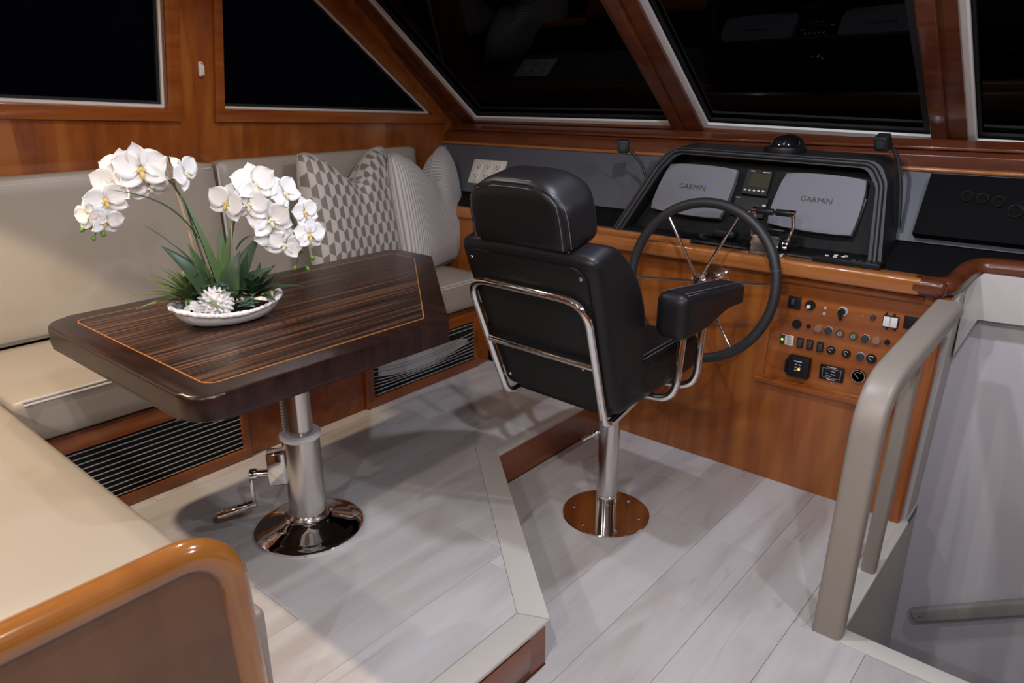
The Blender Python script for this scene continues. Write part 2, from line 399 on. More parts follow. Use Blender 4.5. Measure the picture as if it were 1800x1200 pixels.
# ---- lower floor with stair opening
flo = struct(plate('floor', [(-3.4, -3.6), (1.8, -3.6), (1.8, 3.3), (-3.4, 3.3)], [[(-0.42, 2.03), (0.62, 2.03), (0.62, 3.03), (-0.42, 3.03)]], 0.03, 'floor_under', o=(0, 0, -0.041)))
def plank(parent, poly, z):
    if len(poly) < 3: return
    prism('plank', poly, 0.0105, 'floor', parent, o=(0, 0, z-0.0105), bev=0.0006, seg=1, both=False)
DA, DB = V((-1.018, 1.339)), V((-1.774, 1.982))     # diagonal step edge
dn = V((DB.y-DA.y, -(DB.x-DA.x))); dn.normalize()     # outward normal towards the lower floor
PW = 0.2107; gap = 0.0006
rnd = random.Random(3)
for k in range(-6, 11):
    x0 = -0.543+k*PW; x1 = x0+PW
    y = -2.2-rnd.random()*1.1
    if k == 0: y = 1.966-1.28*3
    if k == -1: y = 1.12-1.28*3
    while y < 2.78:
        ye = y+1.28
        xa, xb, ya, yb = x0+gap, x1-gap, y+gap, min(ye-gap, 2.79)
        if x0 < -0.48 < x1:                    # beside the stair opening
            if ya > 1.9: xb = min(xb, -0.484)
            else: yb = min(yb, 1.9653)
        elif x0 >= -0.48:
            yb = min(yb, 1.963)
        xa = max(xa, -1.764); xb = min(xb, 1.7); ya = max(ya, -3.4)
        if xb <= -1.0: ya = max(ya, 1.25)
        if xb-xa > 0.01 and yb-ya > 0.02:
            pl = [(xa, ya), (xb, ya), (xb, yb), (xa, yb)]
            if xa < -1.0 and yb > 1.339:
                pl = [q for q in pl]
                hi = clip(clip(pl, 0, 1, 1.335), dn.x, dn.y, dn.dot(DA)-0.01) if ya < 1.335 else clip(pl, dn.x, dn.y, dn.dot(DA)-0.01)
                if ya < 1.335 and xb > -1.017:      # notch the board round the step corner
                    hi = [(-1.017, ya), (xb, ya)] + [q for q in hi if q[1] > 1.336 or q[0] > xb-1e-4] + [(-1.017, 1.337)]
                    c_ = V((sum(q[0] for q in hi)/len(hi), sum(q[1] for q in hi)/len(hi)))
                    hi = [(-1.017, ya), (xb, ya), (xb, yb)] + ([(xa, yb)] if dn.dot(V((xa, yb))) > dn.dot(DA) else []) + [tuple(DA+(DB-DA).normalized()*((xa-DA.x)/(DB-DA).normalized().x)), (-1.017, 1.337)]
                pl = hi
            elif xa < -1.0: pl = clip(pl, 1, 0, -1.017)
            plank(flo, pl, 0.0)
        y = ye
box('sill_strip', (-0.482, 1.966, -0.02), (0.64, 2.034, 0.004), 'seal', flo, 0.002)
box('sill_strip', (-0.482, 2.036, -0.02), (-0.412, 2.795, 0.003), 'seal', flo, 0.002)
# ---- raised platform
body = [(-3.36, -2.4), (-1.022, -2.4), (-1.022, 1.339), (-1.768, 1.978), (-1.768, 2.77), (-3.36, 2.77)]
plat = struct(prism('floor_raised', body, PZ-0.012, 'riser'))
NW = 0.078
din = -dn*NW
x = -2.46-0.2293*4
for k in range(9):
    x0, x1 = -1.314-0.2293*(k-2), -1.314-0.2293*(k-3)
    y = -1.6-rnd.random()*1.1
    if x0 < -1.80 < x1: y = 1.985-1.28*3
    while y < 2.77:
        hi_ = y > 1.9
        if hi_ and x0 < -1.80 < x1: x1 = -1.801
        pl = [(max(x0, -2.56)+gap, y+gap), (min(x1, -1.018)-gap, y+gap), (min(x1, -1.018)-gap, min(y+1.28, 2.77)-gap), (max(x0, -2.56)+gap, min(y+1.28, 2.77)-gap)]
        y += 1.28
        if pl[1][0]-pl[0][0] < 0.01 or pl[2][1]-pl[1][1] < 0.02: continue
        if x1 > -1.86 and not hi_: pl = clip(pl, -dn.x, -dn.y, -(dn.dot(DA)-NW-0.001))
        if hi_ and x0 > -1.81: continue
        pl = clip(pl, -1, 0, 1.018+NW+0.001)
        if len(pl) >= 3: pl = clip(pl, 0, 1, 0.1)
        if len(pl) >= 3: plank(plat, pl, PZ)
# nosing strips along the step
mit = V((DA.x-NW, 0)); 
n1 = DA + V((0.008, 0.0)); dl = (DB-DA).normalized()
inner = DA - dn*NW; tt = (-1.018-NW-inner.x)/dl.x; corner_in = inner + dl*tt
prism('step_nosing', [(DA.x+0.008, DA.y+0.004), tuple(DB+dn*0.006), (-1.766, 1.9845), tuple(inner+dl*((1.9845-inner.y)/dl.y)), tuple(corner_in)], 0.014, 'nosing', plat, o=(0, 0, PZ-0.013), bev=0.004)
prism('step_nosing', [(DA.x+0.008, -2.3), (DA.x+0.008, DA.y+0.002), (corner_in.x, corner_in.y-0.002), (corner_in.x, -2.3)], 0.014, 'nosing', plat, o=(0, 0, PZ-0.013), bev=0.004)
box('step_nosing', (-1.80, 1.985, PZ-0.013), (-1.765, 2.77, PZ+0.0006), 'nosing', plat, 0.003)
box('riser_panel', (-1.022, -2.2, 0.012), (-1.019, 1.27, PZ-0.03), 'riser', plat, 0.001)

# ---- left wall (leans inboard 11 degrees) with two windows
LEAN = R(11); LO = V((-3.2, 0, 1.27)); L1 = V((0, 1, 0)); L2 = V((math.sin(LEAN), 0, math.cos(LEAN))); L3 = V((math.cos(LEAN), 0, -math.sin(LEAN)))
def lw(px, py):
    p = op(px, py, LO, L3); return V((p.y, (p-LO).dot(L2)))
def line_at(a, b, s):     # point on the 2d line a-b at second coordinate s
    t = (s-a.y)/(b.y-a.y); return a+(b-a)*t
ST = (2.04-1.27)/math.cos(LEAN)
def bottom_line(a, b, u): t = (u-a.x)/(b.x-a.x); return a+(b-a)*t
w1 = [bottom_line(lw(0, 179), lw(292, 190), -0.7), lw(292, 190), line_at(lw(292, 190), lw(284, 0), ST)]
w1 = [w1[0], w1[1], w1[2], V((-0.7, ST))]
f1 = [bottom_line(lw(0, 207), lw(316, 212), -0.77), lw(316, 212), line_at(lw(316, 212), lw(312, 0), ST+0.055), V((-0.77, ST+0.055))]
d0, d1 = lw(757, 200), lw(560, 0)
w2 = [lw(392, 191), d0, line_at(d0, d1, ST), line_at(lw(392, 191), lw(387, 0), ST)]
e0, e1_ = lw(782, 216), lw(594, 0)
f2 = [lw(376, 213), e0, line_at(e0, e1_, ST+0.055), line_at(lw(376, 213), lw(372, 0), ST+0.055)]
cz = lambda z: (z-1.27)/math.cos(LEAN)
wy = lambda z: 3.22-(z-1.366)*1.308
outer = [(-3.6, cz(0.05)), (3.34, cz(0.05)), (3.34, cz(1.30)), (wy(1.366)+0.06, cz(1.366)), (wy(CEIL)+0.06, cz(CEIL)), (-3.6, cz(CEIL))]
def shrink(poly, d):
    c = []; n = len(poly); area = sum(poly[i].x*poly[(i+1) % n].y-poly[(i+1) % n].x*poly[i].y for i in range(n)); sg = 1 if area > 0 else -1
    for i in range(n):
        p = poly[i]; a = (p-poly[i-1]).normalized(); b = (poly[(i+1) % n]-p).normalized()
        na, nb = V((-a.y, a.x))*sg, V((-b.y, b.x))*sg
        k = (na+nb); k = k/(k.length_squared/2) if k.length > 1e-6 else na
        c.append(p+k*d)
    return c
wl = struct(plate('wall_left', outer, [w1, w2], 0.05, 'wood_v', o=LO-L3*0.05, e1=L1, e2=L2, e3=L3))
def window(i, hole, frame, O, a1, a2, a3, wm, tw=0.011, fd=0.02, glassback=0.04):
    root = struct(plate('window_%d' % i, shrink(hole, -0.03), [shrink(hole, tw+0.010)], 0.012, 'gasket', o=O-a3*(glassback+0.002), e1=a1, e2=a2, e3=a3))
    if frame: plate('window_frame', frame, [hole], fd, wm, root, o=O+a3*0.0005, e1=a1, e2=a2, e3=a3, bev=0.004)
    if frame: plate('window_trim', shrink(hole, -0.004), [shrink(hole, tw)], 0.012, 'whitetrim', root, o=O-a3*0.026, e1=a1, e2=a2, e3=a3)
    else:
        n_ = shrink(hole, tw); up_ = (hole[2]-hole[1]).normalized()*tw
        prism('window_trim', [hole[0]+(hole[0]-hole[3]).normalized()*0.003, n_[0], n_[3], hole[3]], 0.012, 'whitetrim', root, o=O-a3*0.026, e1=a1, e2=a2, e3=a3)
        prism('window_trim', [hole[0], hole[1], hole[1]+up_, n_[0]], 0.0115, 'whitetrim', root, o=O-a3*0.0262, e1=a1, e2=a2, e3=a3)
    plate('pane', shrink(hole, -0.02), [], 0.006, 'glass', root, o=O-a3*(glassback+0.012), e1=a1, e2=a2, e3=a3)
    return root
window(1, w1, f1, LO, L1, L2, L3, 'wood_y', 0.010)
w2o = window(2, w2, f2, LO, L1, L2, L3, 'wood_y', 0.007)
def screw(parent, p, n, r=0.005): lathe('screw', [(r, 0), (r*0.9, 0.0015), (0, 0.002)], 'steel', parent, p, n, 10)
for px, py in ((387, 206), (684, 102)): screw(w2o, op(px, py, LO+L3*0.021, L3), L3)

# ---- raked windscreen with three windows
WO = V((0, 3.22, 1.366)); W1 = V((1, 0, 0)); W2 = V((0, -0.7944, 0.6074)); W3 = W1.cross(W2)
def ww(px, py):
    p = op(px, py, WO, W3); return V((p.x, (p-WO).dot(W2)))
TT = (2.05-1.366)/0.6074
def hole3(bl, br, tl, tr): return [ww(*bl), ww(*br), line_at(ww(*br), ww(*tr), TT), line_at(ww(*bl), ww(*tl), TT)]
h3 = hole3((833, 215), (1183, 226), (642, 0), (1055, 0))
h4 = hole3((1236, 229), (1640, 254), (1118, 0), (1605, 0))
p5 = ww(1702, 260); q5 = ww(1800, 266); r5 = p5+(q5-p5)*((1.0-p5.x)/(q5.x-p5.x))
h5 = [p5, r5, V((1.0, TT)), line_at(p5, ww(1683, 0), TT)]
topt = (CEIL-1.366)/0.6074
wf = struct(plate('wall_front', [(-3.19, -0.07), (1.7, -0.07), (1.7, topt), (-3.02, topt)], [h3, h4, h5], 0.055, 'wood_dark', o=WO-W3*0.055, e1=W1, e2=W2, e3=W3))
for i, h in ((3, h3), (4, h4), (5, h5)): window(i, h, None, WO, W1, W2, W3, 'wood_dark', 0.026, glassback=0.045)
# raised mouldings on the posts and the corner
def along(a, b, wd, dp, name, m='wood_x', parent=wf, off=0.0):
    a, b = V(a), V(b); t = (b-a).normalized(); nrm = V((-t.y, t.x))*wd/2
    prism(name, [a+nrm, b+nrm, b-nrm, a-nrm], dp, m, parent, o=WO+W3*off, e1=W1, e2=W2, e3=W3, bev=min(wd, dp)*0.3)
for (a, b) in (((1197, 232), (1078, 0)), ((1655, 262), (1628, 0))):
    A, B = ww(*a), ww(*b); B = line_at(A, B, TT)
    along(A, B, 0.055, 0.014, 'post_moulding', 'wood_dark')
A, B = ww(812, 222), ww(605, 0); along(A, line_at(A, B, TT), 0.07, 0.012, 'post_moulding', 'wood_dark')
# window sill: stepped varnished boards running athwartships
def runx(name, prof, xa, xb, m, parent=None, bev=0.0):
    return prism(name, prof, xb-xa, m, parent, o=(xa, 0, 0), e1=(0, 1, 0), e2=(0, 0, 1), e3=(1, 0, 0), bev=bev)
sill = struct(runx('trim_1', fillet([(3.31, 1.255), (3.135, 1.268), (3.135, 1.318), (3.20, 1.372), (3.31, 1.31)], [0, 0, 0.006, 0.006, 0]), -3.19, 1.7, 'wood_dark'))
runx('sill_ledge', fillet([(3.16, 1.338), (3.142, 1.338), (3.142, 1.348), (3.19, 1.374), (3.2, 1.362)], [0, 0.004, 0.004, 0.003, 0]), -3.12, 1.65, 'wood_dark', sill)
runx('sill_batten', fillet([(3.14, 1.259), (3.114, 1.259), (3.114, 1.275), (3.14, 1.275)], [0, 0.007, 0.007, 0]), -3.19, 1.65, 'wood_dash', sill)
# slate-grey vinyl panel below the sill
gp = struct(runx('trim_2', [(3.125, 1.262), (3.31, 1.262), (3.31, 1.0), (3.0, 1.018)], -3.28, 1.65, 'greypanel'))
GO = V((0, 3.0, 1.018)); G2 = V((0, 0.125, 0.244)).normalized(); G1 = V((1, 0, 0)); G3 = G1.cross(G2)

# ---- ceiling and the rest of the cabin behind the camera
ce = struct(prism('ceiling', [(-3.1, -3.6), (1.75, -3.6), (1.75, 2.25), (-3.1, 2.25)], 0.04, 'ceiling', o=(0, 0, CEIL)))
struct(box('wall_right', (1.72, -3.6, -0.02), (1.77, 3.3, CEIL), 'wood_v'))
struct(box('wall_back', (-3.4, -3.65, -0.02), (1.77, -3.6, CEIL), 'wood_v'))
for i, (lx, ly, pw, colr, cone, bl) in enumerate(LAMPS):
    t = thing('downlight', (lx, ly, CEIL), 'round recessed downlight in the cabin ceiling above the frame', 'downlight', 'ceiling downlights')
    lathe('trim_ring', [(0.035, 0), (0.048, 0), (0.046, 0.006), (0.036, 0.004), (0.035, 0)], 'white', t, (lx, ly, CEIL), (0, 0, -1))
    lathe('lens', [(0, 0.0), (0.034, 0.0), (0.034, 0.002), (0, 0.002)], 'lens', t, (lx, ly, CEIL), (0, 0, -1), 20)

# ---- stairwell at the right
sl = struct(prism('wall_stair_left', [(2.035, -1.4), (2.97, -1.4), (2.97, -0.0005), (2.80, -0.0005), (2.80, -0.012), (2.035, -0.012)], 0.035, 'palevinyl', o=(-0.455, 0, 0), e1=(0, 1, 0), e2=(0, 0, 1), e3=(1, 0, 0)))
prism('wall_trim', [(2.804, 0.0), (2.97, 0.0), (2.97, 0.90), (2.804, 0.90)], 0.03, 'palevinyl', sl, o=(-0.455, 0, 0), e1=(0, 1, 0), e2=(0.034, 0, 1), e3=(1, 0, 0))
struct(box('wall_stair_front', (-0.455, 2.972, -1.4), (0.66, 3.01, 0.86), 'wallpale'))
struct(box('wall_stair_right', (0.622, 2.03, -1.4), (0.66, 2.97, -0.03), 'wallpale'))
struct(box('wall_stair_back', (-0.455, 1.99, -1.4), (0.66, 2.03, -0.045), 'wallpale'))
struct(box('floor_stair', (-0.455, 1.99, -1.44), (0.66, 3.01, -1.40), 'floor'))
# small white sensor on the left wall
det = thing('window_catch', op(351, 121, LO, L3), 'small white window sensor screwed to the wood between the two left windows', 'sensor')
c = op(351, 121, LO, L3)
obox('case', c+L3*0.008, L1, L2, L3, (0.020, 0.060, 0.016), 'white', det, 0.006)
obox('cover', c+L3*0.019-L2*0.003+L1*0.005, L1, L2, L3, (0.010, 0.040, 0.008), 'white', det, 0.003)
for s in (-1, 1): screw(det, c+L3*0.0155+L2*0.024*s, L3, 0.003)

# ================================================================== SETTEE
SX = -2.525
se = thing('settee', (-2.8, 1.2, PZ), 'long L-shaped taupe vinyl settee along the left wall on a cherry wood base', 'settee')
box('base_panel', (-3.12, -0.12, PZ), (SX, 2.765, 0.487), 'wood_x', se)
prism('base_panel', [(-2.53, -0.12), (-1.29, -0.12), (-1.29, 0.545), (-2.53, 0.545)], 0.487-PZ, 'wood_x', se, o=(0, 0, PZ))
# vents in the base, one part each with its own slats
def vent(ya, yb, za, zb, nsl, bent):
    f = plate('vent_grille', [(ya-0.045, za-0.045), (yb+0.03, za-0.045), (yb+0.03, zb+0.055), (ya-0.045, zb+0.055)], [[(ya, za), (yb, za), (yb, zb), (ya, zb)]], 0.016, 'wood_y', se, o=(SX+0.0005, 0, 0), e1=(0, 1, 0), e2=(0, 0, 1), e3=(1, 0, 0), bev=0.003)
    box('vent_recess', (SX+0.0004, ya, za), (SX+0.002, yb, zb), 'ventdark', f)
    dz = (zb-za)/nsl
    for i in range(nsl):
        z0 = za+dz*(i+0.45); pts = []
        for k in range(13):
            u = k/12; z = z0
            if bent and 2 <= i <= 7:
                sag = (i-1.5)*dz*0.72*math.sin(math.pi*min(1, (1-u)*0.85+0.08))**1.0*(1-0.45*u)
                z = z0-sag*(0.55 if i > 5 else 1.0)
            pts.append((SX+0.010, ya+0.002+(yb-ya-0.004)*u, z))
        bm = bmesh.new(); prev = None
        for p in pts:
            a = [bm.verts.new(V(p)+V(q)) for q in ((-0.001, 0, 0.0013), (0.003, 0, 0.0008), (0.003, 0, -0.0013), (-0.001, 0, -0.0013))]
            if prev:
                for q in range(4): bm.faces.new((prev[q], prev[(q+1) % 4], a[(q+1) % 4], a[q]))
            prev = a
        fromb(bm, 'slat', 'alu', f, 40)
    return f
vent(0.60, 1.30, 0.205, 0.425, 11, False)
v2 = vent(1.965, 2.64, 0.205, 0.415, 10, True)
# the crumpled sheet showing behind the bent slats
bm = bmesh.new(); rows = []
for k in range(14):
    u = k/13; y = 2.0+0.6*u; zt = 0.395-0.07*u+0.01*math.sin(9*u); zb_ = 0.30-0.06*math.sin(math.pi*u*0.9)+0.03*u
    rows.append([bm.verts.new((SX+0.005, y, zt)), bm.verts.new((SX+0.0075, y, (zt+zb_)/2)), bm.verts.new((SX+0.0045, y, zb_))])
for a, b in zip(rows, rows[1:]):
    for q in range(2): bm.faces.new((a[q], b[q], b[q+1], a[q+1]))
fromb(bm, 'filter_sheet', 'alu', v2, 60)
box('base_rail', (SX, 0.56, 0.452), (SX+0.008, 2.74, 0.488), 'wood_dark', se, 0.002)
# seat cushions
SF = -2.497
rbox('seat_cushion', ((3.10+SF)/2, 1.10, 0.082), 0.035, 'vinyl', se, c=((-3.10+SF)/2, 1.665, 0.488+0.084), n=10)
rbox('seat_cushion', (0.66, 0.345, 0.082), 0.04, 'vinyl', se, c=(-1.955, 0.215, 0.488+0.084), n=10, fn=lambda q: (q.x, q.y, q.z+(0.006*(1-(q.x/0.66)**2)*(1-(q.y/0.345)**2) if q.z > 0 else 0)))
rbox('seat_cushion', (0.28, 0.34, 0.080), 0.035, 'vinyl', se, c=(-2.86, 0.215, 0.488+0.082), n=8)
for dz in (0.0, 0.011): tube('piping', [(SF-0.006+dz*0.45, 0.60, 0.642-dz), (SF-0.006+dz*0.45, 2.73, 0.642-dz)], 0.0036, 'piping', se, 6)
# back cushions: plane from (x -3.083, z .66) to (-3.105, 1.25)
BD = V((-0.03, 0, 0.59)).normalized(); BN = V((BD.z, 0, -BD.x))
def back(ya, yb):
    h = 0.305
    return rbox('back_cushion', ((yb-ya)/2, 0.055, h), 0.028, 'vinyl', se, c=V((-3.083, (ya+yb)/2, 0.655))+BD*h-BN*0.053, e1=(0, 1, 0), e2=BN, e3=BD, n=10)
back(-0.1, 1.652); back(1.664, 2.845)
tube('piping', [(-3.091, 1.658, 0.68), (-3.104, 1.658, 1.245)], 0.006, 'piping', se, 8)
tube('piping', [V((-3.083, -0.05, 0.655))+BD*0.582-BN*0.001, V((-3.083, 1.63, 0.655))+BD*0.582-BN*0.001], 0.003, 'piping', se, 6)
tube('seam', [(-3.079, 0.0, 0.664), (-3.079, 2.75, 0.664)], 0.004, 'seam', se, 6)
# end panel with bull-nosed cap
EX = -1.25
ep = fillet([(-0.9, PZ), (0.605, PZ), (0.585, 0.70), (-0.9, 0.695)], [0, 0, 0.105, 0], 10)
prism('end_panel', ep, 0.03, 'wood_end', se, o=(EX-0.032, 0, 0), e1=(0, 1, 0), e2=(0, 0, 1), e3=(1, 0, 0), bev=0.003)
cap = [V((EX-0.017, p.x, p.y)) for p in ep[1:-1]]; cap = [V((EX-0.017, 0.607, PZ+0.002))]+cap[0:]+[V((EX-0.017, -0.9, 0.698))]
cap = cap[1:] if (cap[0]-cap[1]).length < 1e-3 else cap
tube('end_cap', cap, 0.034, 'wood_cap', se, 16)
box('front_pad', (-1.345, 0.555, PZ+0.002), (-1.285, 0.665, 0.468), 'vinyl_rail', se, 0.016, 3)

# ================================================================== PILLOWS
def pillow_mat_hex():
    m = mat('hexagon_velvet', (0.5, 0.46, 0.42), 0.55, sheen=0.4); t = NT(m)
    uv = t.n('ShaderNodeUVMap'); mp = t.n('ShaderNodeMapping'); mp.inputs['Scale'].default_value = (11.0, 9.6, 1)
    t.l(uv.outputs[0], mp.inputs[0])
    S = (1.0, 1.732, 1.0)
    def cell(off):
        a = t.n('ShaderNodeVectorMath', operation='ADD'); a.inputs[1].default_value = off; t.l(mp.outputs[0], a.inputs[0])
        w_ = t.n('ShaderNodeVectorMath', operation='MODULO'); w_.inputs[1].default_value = S; t.l(a.outputs[0], w_.inputs[0])
        s = t.n('ShaderNodeVectorMath', operation='SUBTRACT'); s.inputs[1].default_value = (0.5, 0.866, 0); t.l(w_.outputs[0], s.inputs[0])
        ln = t.n('ShaderNodeVectorMath', operation='LENGTH'); t.l(s.outputs[0], ln.inputs[0]); return s.outputs[0], ln.outputs['Value']
    a, la = cell((40, 34.64, 0)); b, lb = cell((40.5, 34.64+0.866, 0))
    sel = t.math('LESS_THAN', la, lb)
    mx = t.n('ShaderNodeMix', data_type='VECTOR'); t.l(sel, mx.inputs[0]); t.l(b, mx.inputs[4]); t.l(a, mx.inputs[5])
    sx = t.n('ShaderNodeSeparateXYZ'); t.l(mx.outputs[1], sx.inputs[0])
    ax_, ay_ = t.math('ABSOLUTE', sx.outputs[0]), t.math('ABSOLUTE', sx.outputs[1])
    hd = t.math('MAXIMUM', ax_, t.math('ADD', t.math('MULTIPLY', ax_, 0.5), t.math('MULTIPLY', ay_, 0.866)))
    edge = t.math('GREATER_THAN', hd, 0.478)
    dark = t.math('LESS_THAN', sx.outputs[0], 0.0)  # velvet sheen painted into the colour: one half of each hexagon darker
    c = t.mix(dark, (0.50, 0.465, 0.43), (0.185, 0.155, 0.13))
    t.col(t.mix(edge, c, (0.47, 0.44, 0.41)))
    t.bump(t.math('SUBTRACT', 1.0, edge), 0.35, 0.002)
    return m
def pillow_mat_rib():
    m = mat('ribbed_silver', (0.5, 0.47, 0.46), 0.5, sheen=0.3); t = NT(m)
    uv = t.n('ShaderNodeUVMap'); sp_ = t.n('ShaderNodeSeparateXYZ'); t.l(uv.outputs[0], sp_.inputs[0])
    s = t.math('SINE', t.math('MULTIPLY', sp_.outputs[0], 2*math.pi*50))
    f = t.math('MULTIPLY_ADD', s, 0.5, 0.5)
    t.col(t.ramp(f, [(0.15, (0.29, 0.265, 0.255)), (0.55, (0.52, 0.49, 0.48))])); t.bump(f, 0.4, 0.002); return m
M['hex'] = pillow_mat_hex(); M['rib'] = pillow_mat_rib()
def pillow(name, label, c, e1, e2, hw, hh, T, dip, m, pipe, earl=1.0, earr=1.0):
    """soft square pillow with a dent chopped into its top edge"""
    c, e1, e2 = V(c), V(e1).normalized(), V(e2).normalized(); e3 = e1.cross(e2)
    root = thing(name, c-e2*hh, label, 'pillow')
    N = 28; bm = bmesh.new(); uvl = bm.loops.layers.uv.new('UVMap'); vs_ = {}
    def outline(u, v):
        u0, v0 = u, v; u, v = u*math.sqrt(1-0.16*v0**4), v*math.sqrt(1-0.10*u0**6)
        x = u*(1-0.07*(1-v*v)); y = v
        g = math.exp(-(u/0.34)**2)
        if v > 0: y = v*(1-dip*g*v**1.5) + v*v*0.10*(abs(u)**2.2)*(earl if u < 0 else earr)
        y -= 0.05*(1-u*u)*(-v if v < 0 else 0)*-1
        x *= 1-0.10*max(0, v)**2*(1 if abs(u) > 0 else 0)*abs(u)**2
        return x*hw, y*hh
    for sgn in (1, -1):
        for i in range(N+1):
            for j in range(N+1):
                u, v = -1+2*i/N, -1+2*j/N
                rim = i in (0, N) or j in (0, N)
                if rim and (0, i, j) in vs_: vs_[(sgn, i, j)] = vs_[(0, i, j)]; continue
                x, y = outline(u, v)
                t = T*((1-u**4)*(1-v**4))**0.62
                cr = math.exp(-(u/0.13)**2)*max(0, v)**1.2
                t *= 1-0.62*cr
                t += 0.006*math.sin(5*u+3*v)*(1-u*u)*(1-v*v)
                q = bm.verts.new(c+e1*x+e2*y+e3*(sgn*t)); vs_[(sgn, i, j)] = q
                if rim: vs_[(0, i, j)] = q
        for i in range(N):
            for j in range(N):
                q = [vs_[(sgn, i, j)], vs_[(sgn, i+1, j)], vs_[(sgn, i+1, j+1)], vs_[(sgn, i, j+1)]]
                ij = [(i, j), (i+1, j), (i+1, j+1), (i, j+1)]
                if sgn < 0: q.reverse(); ij.reverse()
                f = bm.faces.new(q)
                for lp, (a, b) in zip(f.loops, ij): lp[uvl].uv = (a/N, b/N)
    o = fromb(bm, 'cover', m, root, 180)
    rim = [(i, 0) for i in range(N)]+[(N, j) for j in range(N)]+[(i, N) for i in range(N, 0, -1)]+[(0, j) for j in range(N, 0, -1)]
    pts = []
    for i, j in rim:
        x, y = outline(-1+2*i/N, -1+2*j/N); pts.append(c+e1*x+e2*y)
    tube('piping', pts, 0.0055, pipe, root, 7, True)
    return root
M['hexpipe'] = mat('hex_piping', (0.34, 0.30, 0.26), 0.6); M['ribpipe'] = mat('rib_piping', (0.40, 0.375, 0.365), 0.55)
def pil(name, label, pxb, X, yawd, tilt, hw, hh, T, dip, m, pipe, **k):
    e1 = V((math.sin(R(yawd))*-1, math.cos(R(yawd)), 0))
    n = e1.cross(V((0, 0, 1))); e2 = V((0, 0, 1))*math.cos(R(tilt)) - n*math.sin(R(tilt))
    b = ox(pxb[0], pxb[1], X)
    return pillow(name, label, b+e2*(0), e1, e2, hw, hh, T, dip, m, pipe, **k)
pil('throw_pillow', 'pillow in shiny hexagon-patterned velvet leaning on the settee back behind the table', (622, 378), -2.93, 4, 9, 0.315, 0.30, 0.10, 0.52, 'hex', 'hexpipe')
pil('throw_pillow', 'silver ribbed pillow with two pointed corners at the forward end of the settee', (755, 372), -2.90, 16, 9, 0.335, 0.315, 0.105, 0.60, 'rib', 'ribpipe')

# ================================================================== TABLE
TZ = 0.92
tl = thing('pedestal_table', (-1.909, 1.182, PZ), 'dark striped ebony table with cut corner on a steel crank pedestal', 'table')
tp = [(-2.362, 0.652), (-1.456, 0.652), (-1.456, 1.425), (-2.13, 2.0), (-2.362, 2.0)]
rad = [0.075, 0.075, 0.02, 0.05, 0.04]
prism('table_top', fillet(tp, rad, 8), 0.066, 'tableedge', tl, o=(0, 0, TZ-0.066), bev=0.012, seg=4)
ti = shrink([V(p) for p in tp], 0.072)
fi = fillet(ti, [0.03, 0.03, 0.004, 0.01, 0.01], 5)
prism('veneer_panel', fi, 0.0008, 'ebony', tl, o=(0, 0, TZ-0.0003))
fo = fillet(shrink([V(p) for p in tp], 0.0685), [0.033, 0.033, 0.006, 0.012, 0.012], 5)
plate('inlay_line', fo, [fi], 0.001, 'inlay', tl, o=(0, 0, TZ-0.0003))
LC = V((-1.909, 1.182, 0))
lathe('pedestal_base', [(0, 0), (0.176, 0), (0.178, 0.010), (0.170, 0.016), (0.150, 0.019), (0.142, 0.023), (0.105, 0.036), (0.082, 0.050), (0.074, 0.056), (0, 0.056)], 'chrome', tl, LC+V((0, 0, PZ)), n=48)
lathe('base_collar', [(0.060, 0), (0.071, 0), (0.072, 0.008), (0.066, 0.014), (0.060, 0.014)], 'steel', tl, LC+V((0, 0, PZ+0.052)), n=32)
lathe('column_lower', [(0.060, 0), (0.060, 0.30), (0.052, 0.305), (0.044, 0.30)], 'steel', tl, LC+V((0, 0, PZ+0.05)), n=36)
lathe('column_ring', [(0.046, -0.010), (0.060, -0.012), (0.066, -0.006), (0.066, 0.006), (0.060, 0.012), (0.046, 0.010)], 'ceramic', tl, LC+V((0, 0, 0.505)), n=32)
lathe('column_upper', [(0.042, 0), (0.042, 0.36)], 'steel', tl, LC+V((0, 0, 0.49)), n=32)
box('mount_plate', (LC.x-0.13, LC.y-0.13, 0.836), (LC.x+0.13, LC.y+0.13, 0.8545), 'steel', tl, 0.004)
dv = V((-1.909, 1.182, 0)).normalized(); sd = V((-0.62, -0.785, 0)).normalized()   # crank side
tu = sd.cross(V((0, 0, 1)))
tr = LC+sd*0.046
# toothed rack beside the column
bm = bmesh.new(); q0 = LC+sd*0.043
prof = []
for k in range(32):
    z = 0.50+k*0.0105; prof += [(0.0, z), (0.009, z+0.002), (0.009, z+0.006), (0.0, z+0.0085)]
poly = [(-0.006, 0.50)]+prof+[(-0.006, 0.836)]
fr = [bm.verts.new(q0+sd*a+V((0, 0, b))+tu*0.008) for a, b in poly]; bk = [bm.verts.new(q0+sd*a+V((0, 0, b))-tu*0.008) for a, b in poly]
bm.faces.new(fr); bm.faces.new(bk)
for i in range(len(poly)): bm.faces.new((fr[i], fr[(i+1) % len(poly)], bk[(i+1) % len(poly)], bk[i]))
fromb(bm, 'rack', 'steel', tl, 20)
obox('gear_box', LC+sd*0.082+V((0, 0, 0.395)), sd, tu, (0, 0, 1), (0.058, 0.05, 0.115), 'chrome', tl, 0.005, 3)
cr = V((0, 0, 0.375))
ax0 = LC+sd*0.108+cr; ax1 = LC+sd*0.165+cr
cyl('crank_shaft', ax0, ax1, 0.013, 'chrome', tl); lathe('crank_hub', [(0, 0), (0.017, 0), (0.019, 0.004), (0.019, 0.02), (0.015, 0.024), (0, 0.024)], 'chrome', tl, ax1-sd*0.018, sd, 20)
arm_end = ax1+V((0, 0, -0.108))+tu*0.004
arm = obox('crank_arm', (ax1+arm_end)/2+sd*0.002, sd, tu, (arm_end-ax1), (0.010, 0.022, (arm_end-ax1).length+0.02), 'chrome', tl, 0.003)
